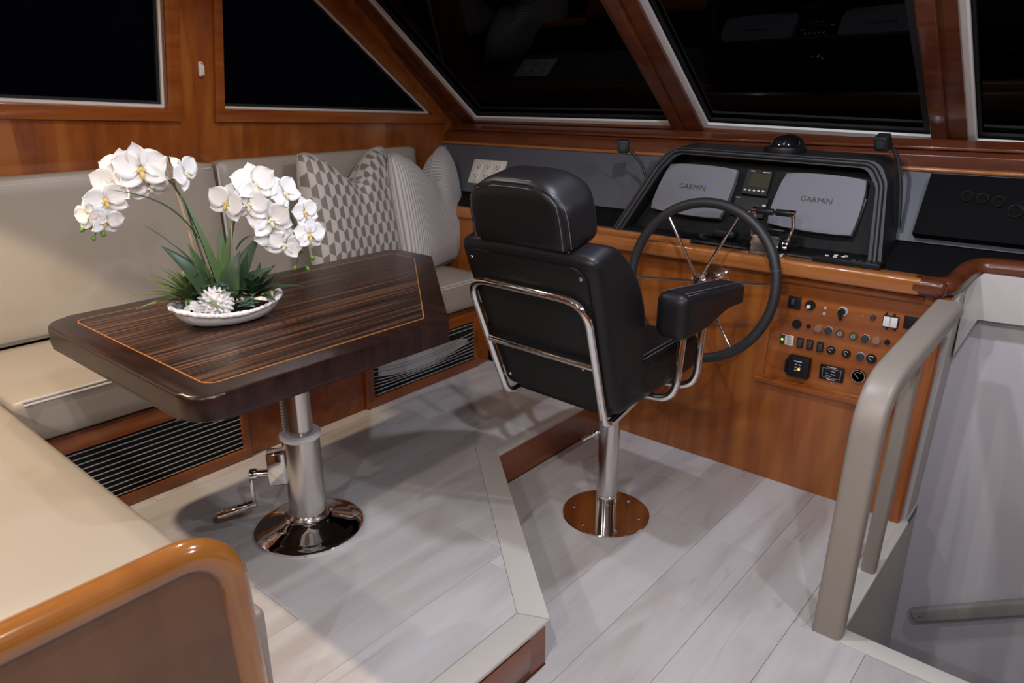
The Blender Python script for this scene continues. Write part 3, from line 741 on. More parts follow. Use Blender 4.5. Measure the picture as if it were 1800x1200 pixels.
gdir = (sd*0.93+V((0, 0, -0.25))).normalized()
lathe('crank_grip', [(0, 0), (0.011, 0), (0.013, 0.004), (0.013, 0.030), (0.0145, 0.034), (0.0145, 0.115), (0.013, 0.119), (0.012, 0.128), (0, 0.13)], 'chrome', tl, arm_end-gdir*0.004, gdir, 20)

# ================================================================== HELM CHAIR
PX, PY = -1.324, 2.11
ch = thing('helm_chair', (PX, PY, 0), 'black leather helm chair with chrome tube frame on a steel pedestal', 'chair')
lathe('floor_plate', [(0, 0), (0.166, 0), (0.168, 0.003), (0.166, 0.006), (0, 0.006)], 'chrome', ch, (PX, PY, 0.0006), n=56)
for k in range(6):
    a = R(20+60*k); lathe('bolt', [(0.008, 0), (0.0075, 0.003), (0.003, 0.0045), (0, 0.0035)], 'steel', ch, (PX+0.128*math.cos(a), PY+0.128*math.sin(a), 0.0065), n=10)
lathe('post_sleeve', [(0.041, 0), (0.041, 0.085), (0.040, 0.086)], 'chrome', ch, (PX, PY, 0.006), n=32)
lathe('post_lower', [(0.0395, 0), (0.0395, 0.318), (0.0425, 0.319), (0.0425, 0.338), (0.038, 0.340), (0.03, 0.340)], 'steel', ch, (PX, PY, 0.09), n=32)
lathe('post_upper', [(0.030, 0), (0.030, 0.155)], 'steel', ch, (PX, PY, 0.425), n=28)
lv = V((-0.70, -0.66, -0.55)).normalized()
cyl('post_lever', V((PX, PY, 0.375))+lv*0.035, V((PX, PY, 0.375))+lv*0.115, 0.0085, 'chrome', ch, 12)
YW = R(2.5); cr_ = V((math.cos(YW), -math.sin(YW), 0)); cf_ = V((math.sin(YW), math.cos(YW), 0)); Z = V((0, 0, 1))
REC = R(19); bu = Z*math.cos(REC)-cf_*math.sin(REC); bf = cf_*math.cos(REC)+Z*math.sin(REC)
B0 = V((-1.343, 1.80, 0.585))
BH = 0.567
def backfn(q):
    wv = (q.z/(BH/2)+1)/2; sxx = (0.232+0.036*min(1, wv*1.25))/0.25
    th = 0.10+0.145*max(0, math.sin(math.pi*min(1, 0.12+wv*0.86)))**0.8
    edge = min(1, abs(q.x)/0.25)
    yf = (q.y+0.08)/0.16
    th2 = th*(0.80+0.20*edge**2)
    return (q.x*sxx, -0.08+yf*th2, q.z-0.012*(edge**2)*wv**3)
rbox('backrest', (0.25, 0.08, BH/2), 0.035, 'leather', ch, c=B0+bu*(BH/2)+bf*0.08, e1=cr_, e2=bf, e3=bu, n=14, fn=backfn)
bp = fillet([(-0.205, 0.012), (0.205, 0.012), (0.242, BH-0.035), (-0.242, BH-0.035)], [0.03, 0.03, 0.05, 0.05])
prism('back_panel', bp, 0.006, 'backpanel', ch, o=B0-bf*0.006, e1=cr_, e2=bu, e3=bf, bev=0.002)
for u, w_ in ((-0.215, 0.50), (0.218, 0.50), (-0.19, 0.045), (0.19, 0.045)):
    lathe('panel_screw', [(0.0075, 0), (0.006, 0.003), (0, 0.0045)], 'steel', ch, B0+cr_*u+bu*w_-bf*0.0055, -bf, 12)
def bpt(u, w_, d=-0.026): return B0+cr_*u+bu*w_+bf*d
loop = [bpt(-0.205, 0.10)+cf_*0.0, bpt(-0.237, 0.435), bpt(0.237, 0.435), bpt(0.212, 0.10)]
lowl = [V(loop[0])-bu*0.115, V(loop[0])-bu*0.15+cf_*0.22+Z*0.05]
lowr = [V(loop[3])-bu*0.115, V(loop[3])-bu*0.135+cf_*0.22+Z*0.05]
fr_pts = rpath([lowl[1]+Z*0.01, loop[0]-bu*0.135]+loop[1:3]+[loop[3]-bu*0.135, lowr[1]+Z*0.01], [0.05, 0.085, 0.085, 0.05], 10)
tube('back_frame', fr_pts, 0.0128, 'chrome', ch, 14)
tube('cross_bar', [bpt(-0.22, 0.205), bpt(0.222, 0.205)], 0.0115, 'chrome', ch, 14)
for u in (-0.185, 0.185): lathe('bar_bolt', [(0.005, 0), (0.004, 0.003), (0, 0.004)], 'steel', ch, bpt(u, 0.199)-bf*0.011, -bf, 8)
# stitching round the shoulders
for s in (-1, 1):
    tube('stitching', [bpt(s*0.175, 0.566, 0.012), bpt(s*0.172, 0.570, 0.05), bpt(s*0.172, 0.565, 0.085)], 0.0016, 'stitch', ch, 5)
# headrest
HU = (Z*math.cos(R(12))-cf_*math.sin(R(12))); HF = (cf_*math.cos(R(12))+Z*math.sin(R(12)))
HO = B0+bu*(BH-0.006)-bf*0.008
hp = fillet([(-0.182, 0.0), (0.182, 0.0), (0.192, 0.10), (0.150, 0.205), (-0.150, 0.205), (-0.192, 0.10)], [0.03, 0.03, 0.12, 0.10, 0.10, 0.12], 6)
def headfn(q):
    t = min(1, abs(q.x)/0.19); zt = (q.z+0.103)/0.206
    return (q.x*(1-0.10*max(0, zt-0.45)**2/0.3), q.y+0.0, q.z-0.055*t**4*max(0, zt)**2)
rbox('headrest', (0.192, 0.083, 0.105), 0.042, 'leather', ch, c=HO+HU*0.103+HF*0.082, e1=cr_, e2=HF, e3=HU, n=16, fn=headfn)
def headseam(dy, dr, r, name='stitching'):
    pts = [(-0.15-0.0297-dr, z_) for z_ in (-0.085, -0.03, 0.02, 0.06)]
    pts += [(-0.15-(0.0297+dr)*math.cos(R(a)), 0.063+(0.0297+dr)*math.sin(R(a))) for a in range(10, 90, 10)]
    pts += [(x_, 0.0927+dr) for x_ in (-0.14, -0.07, 0, 0.07, 0.14)]
    pts += [(0.15+(0.0297+dr)*math.sin(R(a)), 0.063+(0.0297+dr)*math.cos(R(a))) for a in range(10, 90, 10)]
    pts += [(0.15+0.0297+dr, z_) for z_ in (0.06, 0.02, -0.03, -0.085)]
    out = []
    for x_, z_ in pts:
        q = headfn(V((x_, 0, z_))); out.append(HO+HU*(0.103+q[2])+HF*(0.082-0.041-0.0297+dy)+cr_*q[0])
    tube(name, out, r, 'stitch' if r < 0.002 else 'leather', ch, 6)
headseam(0.0, 0.0, 0.0030, 'head_piping'); headseam(0.010, 0.0075, 0.0011); headseam(-0.0065, -0.009, 0.0011)
# seat
STL = R(4); su = Z*math.cos(STL)-cf_*math.sin(STL); sf = cf_*math.cos(STL)+Z*math.sin(STL)
SC_ = V((-1.336, 2.055, 0.655))
rbox('seat', (0.248, 0.26, 0.068), 0.045, 'leather', ch, c=SC_, e1=cr_, e2=sf, e3=su, n=12, fn=lambda q: (q.x, q.y, q.z+(0.02*abs(q.x/0.248)**3 if q.z > 0 else 0)))
for s in (-1, 1):
    for k in (0, 1):
        tube('stitching', [SC_+cr_*s*(0.218+0.012*k)+sf*y_+su*(0.083-0.006*k+0.004*math.cos(y_*6)) for y_ in (-0.20, -0.1, 0, 0.1, 0.2)], 0.0014, 'stitch', ch, 5)
prism('seat_pan', fillet([(-0.21, -0.22), (0.21, -0.22), (0.20, 0.2), (-0.20, 0.2)], 0.03), 0.02, 'blackplastic', ch, o=SC_-su*0.085, e1=cr_, e2=sf, e3=su)
box('swivel_plate', (PX-0.09, PY-0.11, 0.565), (PX+0.09, PY+0.11, 0.583), 'blackplastic', ch, 0.004)
# arms, each a pad on two bent chrome tubes
def arm_(s):
    xc = s*0.318
    ao = V((-1.336, 0, 0))+cr_*xc
    def armfn(q):
        yv = (q.y+0.222)/0.444; thin = 1/(1+math.exp(-(yv-0.52)*13))
        top = 0.073-0.045*yv; botm = -0.082+0.042*thin
        zf = (q.z+0.075)/0.15
        return (q.x*(1+0.06*math.sin(yv*3)), q.y, botm+(top-botm)*zf-0.012*max(0, yv-0.75)*4*(1-zf))
    wd = 0.115
    pd = rbox('armrest', (wd/2, 0.222, 0.075), 0.036, 'leather', ch, c=ao+V((0, 2.168, 0.900)), e1=cr_, e2=(0, 1, 0), n=14, fn=armfn)
    sd_ = [V((2.168+y_, 0.900+0.073-0.045*(y_+0.222)/0.444)) for y_ in (-0.19, -0.1, 0.0, 0.1, 0.19)]
    for k in (-1, 1):
        tube('stitching', [ao+cr_*k*0.034+V((0, p.x, p.y-0.0020)) for p in sd_], 0.0014, 'stitch', pd, 5)
        tube('stitching', [ao+cr_*k*0.043+V((0, p.x, p.y-0.0066)) for p in sd_], 0.0014, 'stitch', pd, 5)
    for (yt, yb) in ((2.055, 2.02), (2.19, 2.165)):
        p0 = ao+V((0, yt, 0.85)); p1 = ao+V((0, yb, 0.592)); p2 = V((-1.336, yb-0.02, 0.588))+cr_*s*0.16
        tube('arm_tube', rpath([p0, p1, p2], 0.075, 10), 0.0128, 'chrome', ch, 14)
arm_(1); arm_(-1)

# ================================================================== HELM CONSOLE
YF = 2.775
hc = thing('helm_console', (-1.45, 2.95, 0), 'cherry wood helm console with black dash top across the front of the cabin', 'console')
def hy(px, py, Y=YF): p = oy(px, py, Y); return V((p.x, p.z))
HL, HR, HB, HT = -1.010, -0.468, 0.452, 0.846
plate('front_panel', [(-1.766, 0.001), (-0.44, 0.001), (-0.44, 0.888), (-1.766, 0.888)], [[(HL-0.012, HB), (HR, HB), (HR, HT), (HL, HT)]], 0.028, 'wood_v', hc, o=(0, YF+0.028, 0), e1=(1, 0, 0), e2=(0, 0, 1), e3=(0, -1, 0))
box('front_panel', (-2.50, YF, PZ+0.001), (-1.766, YF+0.028, 0.888), 'wood_v', hc)
fe = struct(box('trim_3', (-3.16, 2.862, 0.30), (-2.502, 2.89, 0.955), 'wood_v'))
box('end_nosing', (-3.12, 2.84, 0.90), (-2.502, 2.90, 0.958), 'wood_dash', fe, 0.01, 3)
box('drawer', (-2.40, YF-0.014, 0.70), (-1.80, YF+0.001, 0.862), 'wood_x', hc, 0.004)
box('panel_ledge', (HL-0.04, YF-0.022, HB-0.026), (-0.495, YF, HB-0.004), 'wood_x', hc, 0.005)
box('panel_rail', (HL-0.03, YF-0.010, HT+0.004), (-0.495, YF, HT+0.030), 'wood_x', hc, 0.004)
prism('corner_post', fillet([(-0.492, YF-0.022), (-0.437, YF-0.022), (-0.437, YF+0.028), (-0.492, YF+0.028)], 0.016), 0.885, 'wood_v', hc, o=(0, 0, 0.001), e3=(0.030, 0, 1))
box('dash_nosing', (-2.50, 2.713, 0.886), (-0.50, 2.80, 0.946), 'wood_dash', hc, 0.012, 4)
box('inner_strip', (-2.50, 2.79, 0.93), (-1.40, 2.84, 0.958), 'wood_dash', hc, 0.003)
cap = rpath([(-0.505, 2.758, 0.916), (-0.425, 2.758, 0.920), (-0.395, 2.935, 0.968), (-0.10, 2.94, 0.978), (1.0, 2.94, 0.978)], [0.06, 0.08, 0.0], 10)
tube('curved_cap', cap, 0.034, 'wood_dark', hc, 14)
box('nosing_end', (-0.545, 2.7125, 0.8855), (-0.425, 2.801, 0.9465), 'wood_dark', hc, 0.022, 5)
def slab(xa, xb, ya, yb, name, parent=None):
    zz = lambda y: 0.942+(y-2.79)*0.33
    runx(name, [(ya, zz(ya)-0.02), (ya, zz(ya)), (yb, zz(yb)), (yb, zz(yb)-0.02)], xa, xb, 'dash', parent or hc)
slab(-2.50, -0.40, 2.79, 3.05, 'dash_top'); slab(-3.2, -2.502, 2.87, 3.05, 'shelf_top', fe); slab(-0.40, 1.0, 2.93, 3.05, 'dash_top')
dz = lambda y: 0.942+(y-2.79)*0.33
# pale panel above the stairs and the pale wedge
up = prism('wall_stair_upper', [(-0.395, 0.955), (-0.395, 0.63), (-0.345, 0.795), (1.0, 0.83), (1.0, 0.955)], 0.07, 'palevinyl', o=(0, 2.90, 0), e1=(1, 0, 0), e2=(0, 0, 1), e3=(0, 1, 0), bev=0.003); struct(up)

# ---- recessed switch panel
cpn = thing('electrical_switchboard', (-0.74, YF+0.015, 0.65), 'recessed wooden switch panel full of knobs and gauges right of the wheel', 'control panel')
SY = YF+0.014
box('panel_board', (HL-0.012, SY, HB), (HR, SY+0.012, HT), 'wood_x', cpn)
def sp_(px, py): return oy(px, py, SY)
PXM = 0.00196; back_ = V((0, -1, 0)); ex, ez = V((1, 0, 0)), V((0, 0, 1))
def disc(name, px, py, r, h, m, parent=cpn, r2=None):
    rr = r*PXM; r2 = rr*0.93 if r2 is None else r2*PXM
    return lathe(name, [(rr, 0), (rr, h*0.7), (r2, h), (0, h)], m, parent, sp_(px, py), back_, 20)
def brick(name, px, py, w_, h_, d, m, parent=cpn, off=0.0, bev=0.0015):
    return obox(name, sp_(px, py)+back_*(d/2+off), ex, ez, back_, (w_*PXM, h_*PXM, d), m, parent, bev)
s = brick('ignition_plate', 1397, 531, 25, 25, 0.006, 'blackplastic')
obox('toggle', sp_(1397, 529)+back_*0.014, ex, ez, back_, (0.012, 0.022, 0.018), 'charknob', s, 0.003)
k = disc('dimmer_knob', 1425, 536, 9.6, 0.010, 'blackplastic'); lathe('knob_face', [(0.008, 0), (0.007, 0.006), (0, 0.007)], 'white', k, sp_(1423, 538)+back_*0.010, back_, 14)
for px, py in ((1451, 541), (1449, 551)): disc('indicator', px, py, 3.0, 0.004, 'alu')
k = disc('rotary_switch', 1482, 547, 9.5, 0.006, 'alu'); lathe('knob', [(0.0135, 0), (0.012, 0.014), (0, 0.015)], 'blackplastic', k, sp_(1481, 547)+back_*0.006, back_, 18)
obox('pointer', sp_(1478, 555)+back_*0.014, (0.95, 0, 0.3), (-0.3, 0, 0.95), back_, (0.009, 0.030, 0.014), 'blackplastic', k, 0.003)
disc('pilot_lamp', 1517, 555, 2.6, 0.003, 'brownknob'); disc('push_button', 1535, 558, 5, 0.008, 'charknob')
s = brick('double_switch', 1566, 565, 27, 22, 0.006, 'blackplastic')
for d in (-6.3, 6.3): obox('rocker', sp_(1566+d, 565+d*0.17)+back_*0.009, ex, ez, back_, (0.0225, 0.036, 0.008), 'white', s, 0.002)
for d in (-7, 7):
    for e in (-13, 13): lathe('lug', [(0.004, 0), (0.004, 0.005), (0, 0.005)], 'blackplastic', s, sp_(1566+d, 565+e+d*0.17)+back_*0.001, back_, 8)
brick('ignition_plate', 1602, 567, 24, 24, 0.006, 'blackplastic')
disc('round_socket', 1401, 569, 9, 0.010, 'blackplastic'); disc('push_button', 1422, 573, 4, 0.008, 'blackplastic')
for px, py, m in ((1439, 577, 'brownknob'), (1457, 580.5, 'charknob'), (1521.5, 594.5, 'charknob'), (1541, 598, 'brownknob'), (1513, 626, 'charknob')):
    k = disc('push_button', px, py, 8, 0.004, 'alu' if m == 'charknob' else 'brownknob'); lathe('cap', [(0.0145, 0), (0.0135, 0.008), (0, 0.010)], m, k, sp_(px, py)+back_*0.004, back_, 18)
for px, py in ((1477, 586), (1500.5, 590.5)):
    k = disc('key_switch', px, py, 8, 0.005, 'brass'); lathe('barrel', [(0.009, 0), (0.008, 0.005), (0, 0.005)], 'steel', k, sp_(px, py)+back_*0.005, back_, 16)
    obox('key_slot', sp_(px, py)+back_*0.0103, ex, ez, back_, (0.002, 0.009, 0.001), 'slot', k)
disc('push_button', 1560, 601, 5, 0.008, 'blackplastic')
s = brick('alarm_label', 1384, 597, 25, 21, 0.003, 'ivory')
obox('green_field', sp_(1376.5, 595.6)+back_*0.0035, ex, ez, back_, (0.016, 0.040, 0.001), 'charknob', s); lathe('led', [(0.0042, 0), (0.003, 0.003), (0, 0.004)], 'greenled', s, sp_(1375.5, 595.4)+back_*0.004, back_, 12)
for i in range(7): obox('print_line', sp_(1388.5, 590+i*2.1+0.6)+back_*0.0033, ex, ez, back_, (0.023-0.004*(i % 3), 0.0012, 0.0006), 'slot', s)
for px, py in ((1407, 602), (1424, 605.5), (1442, 609.5)):
    k = brick('rocker_switch', px, py, 12.5, 20, 0.006, 'blackplastic'); obox('rocker', sp_(px, py)+back_*0.008, ex, (0, 0.12, 1), (0, -1, 0.12), (0.017, 0.030, 0.007), 'charknob', k, 0.002)
for px, py, r in ((1461, 615, 8), (1488, 621, 8), (1532, 630, 9), (1509.5, 660, 12.6)):
    k = disc('gauge', px, py, r, 0.008, 'blackplastic'); q = sp_(px, py)+back_*0.0083; rr = r*PXM
    if r > 10: lathe('bezel', [(rr*0.9, 0), (rr*1.0, 0), (rr*1.0, 0.002), (rr*0.9, 0.002), (rr*0.9, 0)], 'steel', k, q, back_, 24)
    arc = [q+ex*math.cos(R(a))*rr*0.6+ez*math.sin(R(a))*rr*0.6 for a in range(50, 131, 10)]
    tube('scale', arc, 0.0014 if r < 10 else 0.0008, 'whiteprint', k, 5)
    tube('needle', [q+ex*rr*0.1-ez*rr*0.4, q-ex*rr*0.55+ez*rr*0.3], 0.0009, 'whiteprint', k, 5)
bx_ = brick('monitor_box', 1407, 642, 43, 43, 0.032, 'blackplastic', bev=0.005)
bo = sp_(1407, 642)+back_*0.0324
obox('side_rail', sp_(1384.5, 640)+back_*0.012, ex, ez, back_, (0.008, 0.055, 0.022), 'blackplastic', bx_, 0.002)
obox('led', sp_(1409, 645)+back_*0.033, ex, ez, back_, (0.009, 0.006, 0.001), 'amberled', bx_)
obox('print_line', bo+ez*0.025-ex*0.001, ex, ez, back_, (0.030, 0.004, 0.0006), 'whiteprint', bx_)
for i in range(2):
    for j in range(3): obox('symbol', bo+ex*(-0.007+0.014*i)+ez*(0.012-0.012*j), ex, ez, back_, (0.008, 0.004, 0.0006), 'charknob' if (i, j) == (1, 2) else 'alu', bx_)
pl = brick('inverter_display', 1462.5, 655.5, 46, 31, 0.008, 'blackplastic', bev=0.004)
po = sp_(1462.5, 655.5)+back_*0.0083
plate('outline', [(-0.034, -0.019), (0.034, -0.019), (0.034, 0.019), (-0.034, 0.019)], [[(-0.033, -0.018), (0.033, -0.018), (0.033, 0.018), (-0.033, 0.018)]], 0.0006, 'alu', pl, o=po, e1=ex, e2=ez, e3=back_)
for a, b, wv, m in ((0, 0.0245, 0.034, 'whiteprint'), (0, -0.0245, 0.030, 'whiteprint'), (-0.012, 0.009, 0.02, 'charknob'), (0.006, 0.009, 0.014, 'alu'), (-0.018, -0.002, 0.010, 'alu'), (0.006, -0.003, 0.016, 'alu'), (-0.018, -0.012, 0.006, 'inlay'), (-0.006, -0.012, 0.014, 'alu')):
    obox('print_line', po+ex*a+ez*b, ex, ez, back_, (wv, 0.0028, 0.0006), m, pl)
for px, py in ((1377.5, 507.5), (1349.5, 645), (1462, 672.5)): lathe('screw', [(0.0035, 0), (0.003, 0.0015), (0, 0.002)], 'steel', cpn, sp_(px, py), back_, 8)

# ================================================================== INSTRUMENT POD
po_ = V((0, 2.80, 0.962)); pd2 = V((0, 0.13, 0.345)).normalized(); pn = V((0, -pd2.z, pd2.y))
pod = thing('instrument_pod', (-1.2, 2.9, 0.97), 'black vinyl instrument pod with arched hood standing on the dash', 'instrument pod')
def pp(px, py, off=0.0):
    q = op(px, py, po_+pn*off, pn); return V((q.x, (q-po_).dot(pd2)))
outp = [pp(*q) for q in ((1074, 404), (1150, 290), (1180, 257), (1548, 283), (1560, 320), (1548, 472))]
inp = [pp(*q) for q in ((1094, 403), (1163, 298), (1192, 270), (1523, 296), (1540, 330), (1524, 466))]
fo_ = fillet(outp, [0.0, 0.05, 0.09, 0.07, 0.10, 0.0], 6); fi_ = fillet(inp, [0.0, 0.04, 0.07, 0.05, 0.07, 0.0], 6)
plate('hood', fo_, [fi_], 0.175, 'hood', pod, o=po_, e1=(1, 0, 0), e2=pd2, e3=(0, 1, 0.05), bev=0.0)
rimc = [po_+V((1, 0, 0))*((a.x+b.x)/2)+pd2*((a.y+b.y)/2) for a, b in zip(fo_, fi_)]
tube('hood_rim', rimc, 0.0105, 'hood', pod, 8)
tube('stitching', [p+pn*0.0105+V((0.003, 0, 0)) for p in rimc], 0.0009, 'stitch', pod, 5)
fc = po_-pn*0.075
cxp = sum((p.x for p in inp))/6
prism('pod_face', fi_, 0.01, 'dash', pod, o=po_-pn*0.080+V((0, 0, 0)), e1=(1, 0, 0), e2=pd2, e3=pn)
def fp(px, py, off=-0.07): return op(px, py, po_+pn*off, pn)
def cover(pxs, label):
    P3 = [fp(*q, -0.045) for q in pxs]
    c = sum(P3, V((0, 0, 0)))/4
    t = thing('display_cover', c, label, 'display cover')
    pl = [((p-c).x, (p-c).dot(pd2)) for p in P3]
    pl = [V(p) for p in pl]; res = []
    for i in range(4):                            # sides bow outwards a little
        a, b = pl[i], pl[(i+1) % 4]; n_ = V(((b-a).y, -(b-a).x)).normalized()
        for k_ in range(6):
            u = k_/6; res.append(a+(b-a)*u+n_*(0.007*4*u*(1-u)))
    prism('cover_shell', res, 0.028, 'plastic', t, o=c-pn*0.014, e1=(1, 0, 0), e2=pd2, e3=pn, bev=0.006, seg=3, smooth=40)
    top = c+pn*0.0143
    e1 = ((P3[1]+P3[2])-(P3[0]+P3[3])).normalized(); e2 = pn.cross(e1)
    return t, top, e1, e2
for pxs, lab, tc, wpx in ((((1145, 366), (1266, 385), (1299, 300), (1181, 289)), 'left light grey display cover, the one behind the steering wheel rim', (1217, 329), 47),
                          (((1349, 393), (1497, 416), (1526, 318), (1384, 305)), 'right light grey display cover, the one beside the throttle levers', (1435, 352), 57)):
    t, top, e1, e2 = cover(pxs, lab)
    o_ = op(tc[0], tc[1], top, pn); wd = (op(tc[0]+wpx/2, tc[1], top, pn)-op(tc[0]-wpx/2, tc[1], top, pn)).length
    text('lettering', 'GARMIN', wd*0.245, 'print', t, o_, e1, e2, sx=1.09)
    tr_ = o_+e1*wd*0.42+e2*wd*0.175; sz = wd*0.05
    prism('logo_triangle', [(-sz, -sz*0.8), (sz, -sz*0.8), (0, sz)], 0.0005, 'blueprint', t, o=tr_, e1=e1, e2=e2, e3=pn)
    # finger tab at the right edge
    q = (fp(*pxs[1], -0.06)*0.55+fp(*pxs[2], -0.06)*0.45)
    obox('finger_tab', q+V((0.004, 0, 0)), (1, 0, 0), pd2+V((0.10, 0, 0)), pn, (0.016, 0.10, 0.012), 'plastic', t, 0.004)
# depth display and autopilot between the covers
lcd = thing('depth_display', fp(1332, 322, -0.06), 'small black digital display reading 94 between the two grey covers', 'display')
def unit(pxs, d, m, parent, name, off=-0.069):
    P3 = [fp(*q, off) for q in pxs]; return prism(name, [((p-po_).x, (p-po_).dot(pd2)) for p in P3], d, m, parent, o=po_+pn*off, e1=(1, 0, 0), e2=pd2, e3=pn, bev=min(0.002, d*0.3), seg=1)
unit(((1304, 341), (1349, 347), (1361, 302), (1317, 297)), 0.014, 'blackplastic', lcd, 'case')
unit(((1315, 327), (1350, 331), (1357, 308), (1322, 304)), 0.0012, 'lcd', lcd, 'screen', -0.055)
text('digits', '94', 0.026, 'print', lcd, fp(1334, 320, -0.0535), V((1, 0, 0)), pd2)
for i in range(5): obox('button', fp(1309.6+7.9*i, 333.2+0.8*i, -0.053), (1, 0, 0), pd2, pn, (0.010, 0.006, 0.004), 'white', lcd, 0.001)
for px, w_ in ((1324, 0.016), (1348, 0.032)): obox('print_line', fp(px, 300.5+(px-1324)*0.12, -0.0545), (1, 0, 0), pd2, pn, (w_, 0.003, 0.0006), 'whiteprint', lcd)
ap = thing('autopilot_control', fp(1322, 362, -0.06), 'black autopilot keypad with one amber key under the digital display', 'control')
unit(((1284, 378), (1342, 386), (1354, 350), (1297, 344)), 0.012, 'blackplastic', ap, 'case')
unit(((1306, 366), (1334, 369.5), (1337, 357), (1310, 354)), 0.001, 'slot', ap, 'screen', -0.057)
obox('amber_key', fp(1343, 361.5, -0.055), (1, 0, 0), pd2, pn, (0.014, 0.007, 0.005), 'ivory', ap, 0.0015)
for px in (1298, 1308, 1317): obox('key', fp(px, 370.5+(px-1298)*0.1, -0.055), (1, 0, 0), pd2, pn, (0.008, 0.004, 0.004), 'whiteprint', ap, 0.001)
obox('print_line', fp(1297, 346.5, -0.0555), (1, 0, 0), pd2, pn, (0.018, 0.0025, 0.0006), 'whiteprint', ap)

# compass on the hood
cmx = oy(1380, 262, 3.02); cz_ = po_.z+0.35+0.006
co = thing('compass', (cmx.x, 3.02, cmx.z), 'black domed compass sitting on top of the instrument hood', 'compass')
lathe('compass_base', [(0.078, -0.02), (0.082, 0.0), (0.078, 0.010), (0.062, 0.016), (0, 0.016)], 'blackplastic', co, (cmx.x, 3.02, cmx.z), n=32)
lathe('compass_dome', [(0.058, 0.012), (0.056, 0.026), (0.046, 0.042), (0.028, 0.052), (0, 0.056)], mat('dome_smoke', (0.01, 0.008, 0.009), 0.05, coat=1.0), co, (cmx.x, 3.02, cmx.z), n=28)
bm = bmesh.new()
bmesh.ops.create_uvsphere(bm, u_segments=20, v_segments=12, radius=1)
for v in bm.verts: v.co = V((cmx.x+v.co.x*0.068, 3.05+v.co.y*0.045, cmx.z+0.004+max(-0.1, v.co.z)*0.054))
fromb(bm, 'compass_hood', 'blackplastic', co, 60)
lathe('needle_card', [(0.0, 0), (0.03, 0), (0.03, 0.003), (0, 0.003)], 'whiteprint', co, (cmx.x, 3.02, cmx.z+0.010), n=20)
# two gooseneck microphones
def goose(name, label, head, hdir, pts, r=0.0068, s=(0.050, 0.042, 0.056)):
    t = thing(name, pts[-1], label, 'microphone')
    tube('neck', rpath(pts, 0.05, 8), r, 'rubber', t, 8)
    d = V(hdir).normalized(); u = d.cross(V((0, 0, 1))).normalized(); v_ = u.cross(d)
    obox('head', head, u, d, v_, s, 'rubber', t, 0.007, 3)
    lathe('grille', [(0.016, 0), (0.015, 0.003), (0, 0.004)], 'charknob', t, V(head)+d*s[1]/2, d, 16)
hd = oy(1096, 257, 2.90)
goose('gooseneck_microphone', 'black gooseneck microphone left of the instrument pod before the grey panel', hd, (0.45, -0.85, -0.1), [hd, oy(1112, 268, 2.92), oy(1128, 288, 2.93), oy(1136, 312, 2.93), oy(1132, 345, 2.93)])
hd = oy(1552, 250, 2.96)
goose('gooseneck_microphone', 'black gooseneck microphone at the right end of the instrument hood', hd, (-0.2, -0.8, -0.4), [hd, oy(1570, 258, 2.99), oy(1580, 285, 3.0), oy(1583, 330, 3.0), oy(1580, 400, 2.99)])

# ================================================================== STEERING WHEEL
WT = R(9); wc = V((-1.262, 2.625, 0.835)); wn = V((0, -math.cos(WT), math.sin(WT))); wx = V((1, 0, 0)); wu = V((0, math.sin(WT), math.cos(WT)))
sw = thing('steering_wheel', (wc.x, YF, wc.z), 'large black rimmed steering wheel with six chrome spokes', 'steering wheel')
WR = 0.306
def wp(a, r, d=0.0): return wc+(wx*math.cos(a)+wu*math.sin(a))*r+wn*d
tube('rim', [wp(2*math.pi*k/72, WR) for k in range(72)], 0.0195, 'wheel', sw, 16, True)
for k in range(6):
    a = R(60*k+6); tube('spoke', [wp(a, 0.022, 0.012), wp(a, WR-0.012)], 0.0058, 'chrome', sw, 10)
lathe('hub', [(0.032, -0.01), (0.034, 0.0), (0.032, 0.014), (0.018, 0.022), (0.016, 0.034), (0.010, 0.042), (0, 0.044)], 'chrome', sw, wc-wn*0.004, wn, 24)
ft = wc+V((0, (YF-0.012)-wc.y, -(YF-wc.y)*math.tan(WT)*0.6))
cyl('shaft', wc, ft, 0.022, 'chrome', sw)
lathe('flange', [(0, 0), (0.060, 0), (0.060, 0.005), (0.048, 0.012), (0.03, 0.03), (0, 0.03)], 'chrome', sw, (ft.x, YF-0.0005, ft.z), (0, -1, 0), 32)
for k in range(4):
    a = R(45+90*k); lathe('flange_bolt', [(0.005, 0), (0.004, 0.003), (0, 0.004)], 'steel', sw, V((ft.x+0.05*math.cos(a), YF-0.009, ft.z+0.05*math.sin(a))), (0, -1, 0), 8)
lathe('rim_seam', [(0.0199, -0.001), (0.0199, 0.001)], 'seam', sw, wp(R(16), WR), wp(R(17), WR)-wp(R(15), WR), 16)

